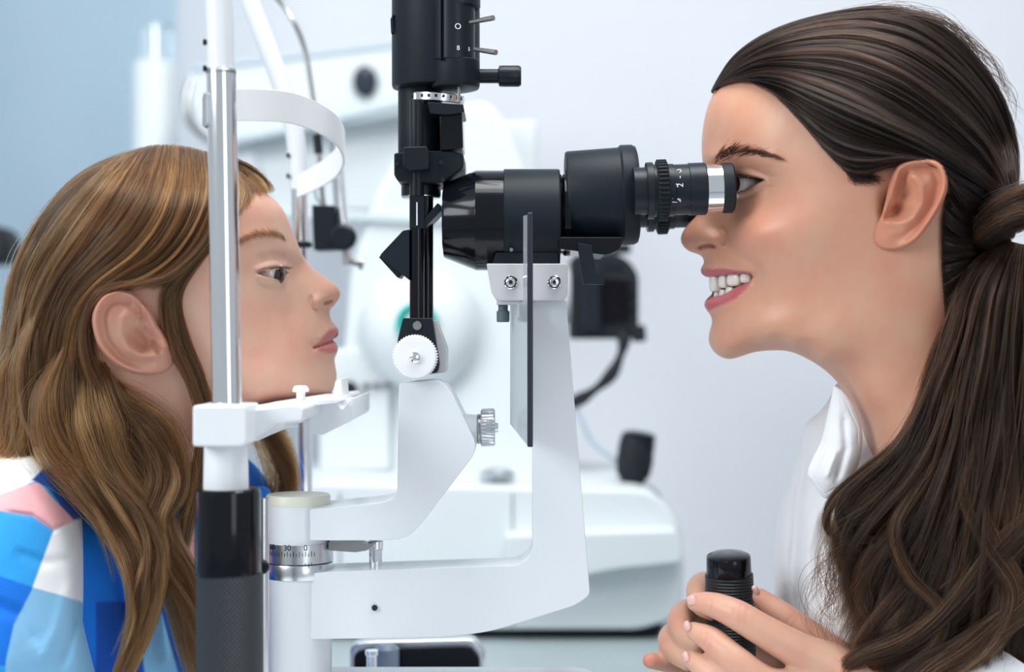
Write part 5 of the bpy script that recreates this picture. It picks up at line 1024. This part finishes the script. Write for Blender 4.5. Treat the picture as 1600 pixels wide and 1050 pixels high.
# examiner's shirt
SP = Plane(1420, 900, .02)
WS = (.78, .79, .82)
cloth('shirt', SP, [(1306, 600), (1296, 622), (1280, 644), (1258, 664), (1246, 705), (1232, 750), (1217, 800), (1208, 850), (1209, 920), (1216, 985), (1228, 1050), (1245, 1140), (1760, 1140), (1760, 820), (1640, 720), (1500, 650), (1400, 610), (1345, 596)],
      [(1300, 680, 30), (1290, 760, 40), (1260, 800, 36), (1340, 720, 52), (1280, 880, 50), (1350, 850, 66), (1450, 850, 64), (1550, 850, 62), (1300, 1000, 60), (1400, 1000, 68), (1550, 1000, 66), (1680, 950, 50), (1450, 720, 58), (1600, 760, 50), (1240, 930, 34)], (1420, 880), WS, [],
      [([(1262, 700), (1248, 780), (1240, 880), (1245, 980)], -5.5, 8), ([(1278, 780), (1262, 860), (1262, 960), (1270, 1030)], 4.5, 9), ([(1290, 790), (1284, 870), (1290, 960)], -5.5, 7), ([(1315, 790), (1320, 880), (1335, 980)], 3, 10), ([(1308, 780), (1306, 850)], -5, 4), ([(1232, 760), (1222, 840), (1224, 940)], 2.5, 8), ([(1345, 800), (1350, 900)], -4, 9)], COTTON, woman)
LP_ = Plane(1305, 690, -.028)
co = cloth('collar', LP_, [(1303, 602), (1318, 612), (1334, 634), (1346, 668), (1347, 700), (1338, 735), (1322, 760), (1300, 776), (1288, 778), (1274, 762), (1262, 740), (1270, 715), (1283, 688), (1294, 642)],
      [(1310, 640, 6), (1320, 680, 8.5), (1300, 720, 9), (1325, 720, 8), (1295, 755, 7), (1275, 738, 5.5)], (1308, 705), (.82, .83, .86), [],
      [([(1300, 630), (1292, 690), (1270, 740)], 1.2, 4), ([(1318, 640), (1322, 700), (1305, 760)], -2.2, 6), ([(1308, 700), (1290, 750)], 1.5, 5), ([(1299, 640), (1288, 690), (1268, 740), (1288, 772), (1318, 756)], -.8, 1.3), ([(1316, 616), (1340, 668), (1341, 700)], -.8, 1.5)], COTTON, woman, 200, 50)
lathe('button', [(.0045, 0), (.0052, .0008), (.0045, .0018), (.003, .0012)], Vector(LP_.world(1298, 800, .022)), '-y', PURE, woman, 20)
# sleeves leading down to the wrists (mostly below the picture)
def sleeve(name, pts, rr, m, parent, col):
    V, F = tube_geo(catmull([np.array(p) for p in pts], 26), np.interp(np.linspace(0, 1, 26), np.linspace(0, 1, len(rr)), rr), 28)
    caps = [f for f in F if len(f) > 4]; F = [f for f in F if len(f) == 4]
    return np_mesh(name, np.array([tuple(v) for v in V]), np.array(F), m, parent, np.tile(np.array(col), (len(V), 1)))
sleeve('sleeve', [P(1560, 1120, -.05), P(1500, 1180, -.07), P(1430, 1190, -.07), P(1375, 1140, -.06)], [.055, .05, .042, .036], COTTON, woman, WS)
sleeve('sleeve', [P(1520, 1120, .10), P(1450, 1200, .10), P(1350, 1190, .08), P(1275, 1150, .06)], [.055, .05, .042, .036], COTTON, woman, WS)
# ------------------------------------------------------------------ hands round the joystick
def hand(name, chains, parent, m, base, paints, voxel=.0013):
    bm = bmesh.new()
    for ch in chains:
        pts = [np.array(P(c[0], c[1], c[2])) for c in ch]; rs = [S(c[3], c[2]) for c in ch]
        n = (len(pts)-1)*10+1; path = catmull(pts, n); rr = np.interp(np.linspace(0, 1, n), np.linspace(0, 1, len(rs)), rs)
        # rounded ends
        V, F = tube_geo(path, rr, 20)
        vs = [bm.verts.new(tuple(v)) for v in V]
        for f in F: bm.faces.new([vs[i] for i in f])
        for e, r in ((path[0], rr[0]), (path[-1], rr[-1])):
            bmesh.ops.create_uvsphere(bm, u_segments=20, v_segments=14, radius=r, matrix=Matrix.Translation(Vector(e)))
    bmesh.ops.recalc_face_normals(bm, faces=bm.faces)
    me = bpy.data.meshes.new('tmp'); bm.to_mesh(me); bm.free(); o = bpy.data.objects.new('tmp', me); COL.objects.link(o)
    r = o.modifiers.new('r', 'REMESH'); r.mode = 'VOXEL'; r.voxel_size = voxel
    s = o.modifiers.new('s', 'SMOOTH'); s.factor = .5; s.iterations = 7
    bpy.context.view_layer.update(); ev = bpy.data.meshes.new_from_object(o.evaluated_get(bpy.context.evaluated_depsgraph_get())); bpy.data.objects.remove(o)
    n = len(ev.vertices); V = np.empty(n*3); ev.vertices.foreach_get('co', V); V = V.reshape(-1, 3); N = np.empty(n*3); ev.vertices.foreach_get('normal', N); N = N.reshape(-1, 3)
    F = np.array([p.vertices[:] for p in ev.polygons if len(p.vertices) == 4])
    d = V[:, 1]-CAMY; px = CX+V[:, 0]/d*FPX; py = CY-(V[:, 2]-CAMZ)/d*FPX
    col = np.tile(np.array(base), (n, 1)); dsp = np.zeros(n)
    for kind, geo, c, soft, amt, bump in paints:
        dd = np.hypot((px-geo[0][0]), (py-geo[0][1])) if len(geo) == 1 else d_line(px, py, geo)[0]
        g = np.exp(-(dd/soft)**2)*np.clip(-N[:, 1]*1.5+.3, 0, 1)
        if c is not None: col += (np.array(c)-col)*(g*amt)[:, None]
        dsp += bump*g
    V = V+N*dsp[:, None]/1000
    return np_mesh(name, V, F, m, parent, col)
RED = (.58, .25, .18)
near = [[(1350, 1075, -.060, 44), (1295, 1040, -.060, 37), (1250, 1018, -.062, 29.5), (1192, 985, -.064, 25.5), (1150, 960, -.061, 24), (1114, 945, -.053, 20), (1088, 941, -.045, 15.5)],
        [(1350, 1100, -.060, 44), (1290, 1080, -.064, 36), (1205, 1068, -.068, 25), (1150, 1032, -.067, 23.5), (1112, 1000, -.058, 21), (1085, 986, -.049, 15)],
        [(1350, 1130, -.058, 44), (1270, 1130, -.064, 34), (1170, 1100, -.068, 26), (1125, 1064, -.063, 23), (1100, 1043, -.056, 20), (1083, 1031, -.050, 15.5)],
        [(1340, 1150, -.056, 40), (1250, 1170, -.060, 30), (1160, 1140, -.062, 22), (1115, 1105, -.055, 19), (1090, 1085, -.048, 15)],
        [(1345, 1075, -.05, 44), (1325, 1048, -.045, 36), (1283, 1008, -.040, 26), (1240, 974, -.038, 22), (1208, 949, -.036, 18.5), (1188, 932, -.035, 13.5)],
        [(1350, 1100, -.058, 52), (1420, 1170, -.060, 62), (1500, 1230, -.06, 75)]]
hn = hand('hand', near, woman, SKIN_W, (.62, .35, .25), [('c', [(1162, 957)], RED, 20, .45, .5), ('c', [(1108, 1003)], RED, 18, .4, .5), ('c', [(1250, 1015)], RED, 26, .3, .5), ('c', [(1078, 940)], RED, 14, .4, 0), ('c', [(1188, 932)], RED, 18, .5, 0), ('c', [(1235, 955)], RED, 14, .3, .4),
      ('l', [(1150, 944), (1146, 962)], (.54, .27, .19), 2.0, .4, -.35), ('l', [(1158, 946), (1154, 970)], (.54, .27, .19), 2.0, .4, -.35), ('l', [(1167, 950), (1162, 974)], (.54, .27, .19), 2.0, .35, -.3), ('l', [(1112, 936), (1110, 952)], (.54, .27, .19), 1.8, .3, -.25),
      ('l', [(1105, 988), (1100, 1006)], (.54, .27, .19), 2.0, .4, -.3), ('l', [(1114, 992), (1108, 1012)], (.54, .27, .19), 2.0, .4, -.3), ('l', [(1238, 962), (1228, 974)], (.52, .26, .18), 2.0, .5, -.4), ('l', [(1245, 966), (1236, 980)], (.52, .26, .18), 1.8, .4, -.3)])
far = [[(1200, 985, .035, 34), (1150, 930, .022, 25), (1105, 914, .008, 21), (1091, 922, -.008, 19.5), (1096, 944, -.024, 18), (1112, 955, -.034, 15)],
       [(1190, 1000, .035, 34), (1130, 955, .020, 25), (1075, 958, .004, 22), (1063, 972, -.012, 21), (1070, 994, -.026, 19), (1090, 1008, -.036, 15)],
       [(1185, 1020, .035, 34), (1120, 990, .018, 25), (1062, 990, .004, 21), (1047, 1001, -.010, 20), (1056, 1020, -.024, 18), (1075, 1034, -.034, 15)],
       [(1190, 1045, .03, 32), (1130, 1036, .012, 22), (1080, 1038, -.004, 17.5), (1042, 1035, -.014, 15.5), (1016, 1032, -.022, 13)],
       [(1200, 1000, .035, 36), (1230, 1060, .045, 44), (1275, 1140, .055, 50), (1340, 1200, .07, 60)]]
hf = hand('hand', far, woman, SKIN_W, (.56, .31, .22), [('c', [(1012, 1032)], (.62, .20, .14), 14, .8, 0), ('c', [(1085, 910)], RED, 18, .3, 0), ('c', [(1050, 965)], RED, 20, .3, 0), ('l', [(1062, 946), (1066, 962), (1078, 972)], (.50, .26, .18), 2, .3, -.3)])
NAIL = mat('pink_fingernail', (.72, .42, .38), .22, 0, .4, var=.03)
def nail(px, py, y, lx, lz, ny, rz, tilt, parent):
    bm = bmesh.new(); bmesh.ops.create_uvsphere(bm, u_segments=20, v_segments=12, radius=1)
    for v in bm.verts: v.co = Vector((math.copysign(abs(v.co.x)**.7, v.co.x)*S(lx, y), v.co.y*ny, math.copysign(abs(v.co.z)**.7, v.co.z)*S(lz, y)))
    me = bpy.data.meshes.new('nail'); bm.to_mesh(me); bm.free(); me.materials.append(NAIL); me.polygons.foreach_set('use_smooth', [True]*len(me.polygons))
    o = bpy.data.objects.new('nail', me); link(o, parent, P(px, py, y)); o.rotation_euler = (0, math.radians(tilt), math.radians(rz))
nail(1081, 938, -.0500, 8.5, 8, .0016, -38, -14, hn); nail(1074, 978, -.0525, 6, 8, .0016, -52, -30, hn); nail(1072, 1026, -.0535, 6, 8, .0016, -52, -30, hn); nail(1181, 922, -.039, 5, 9, .0018, 30, -35, hn)
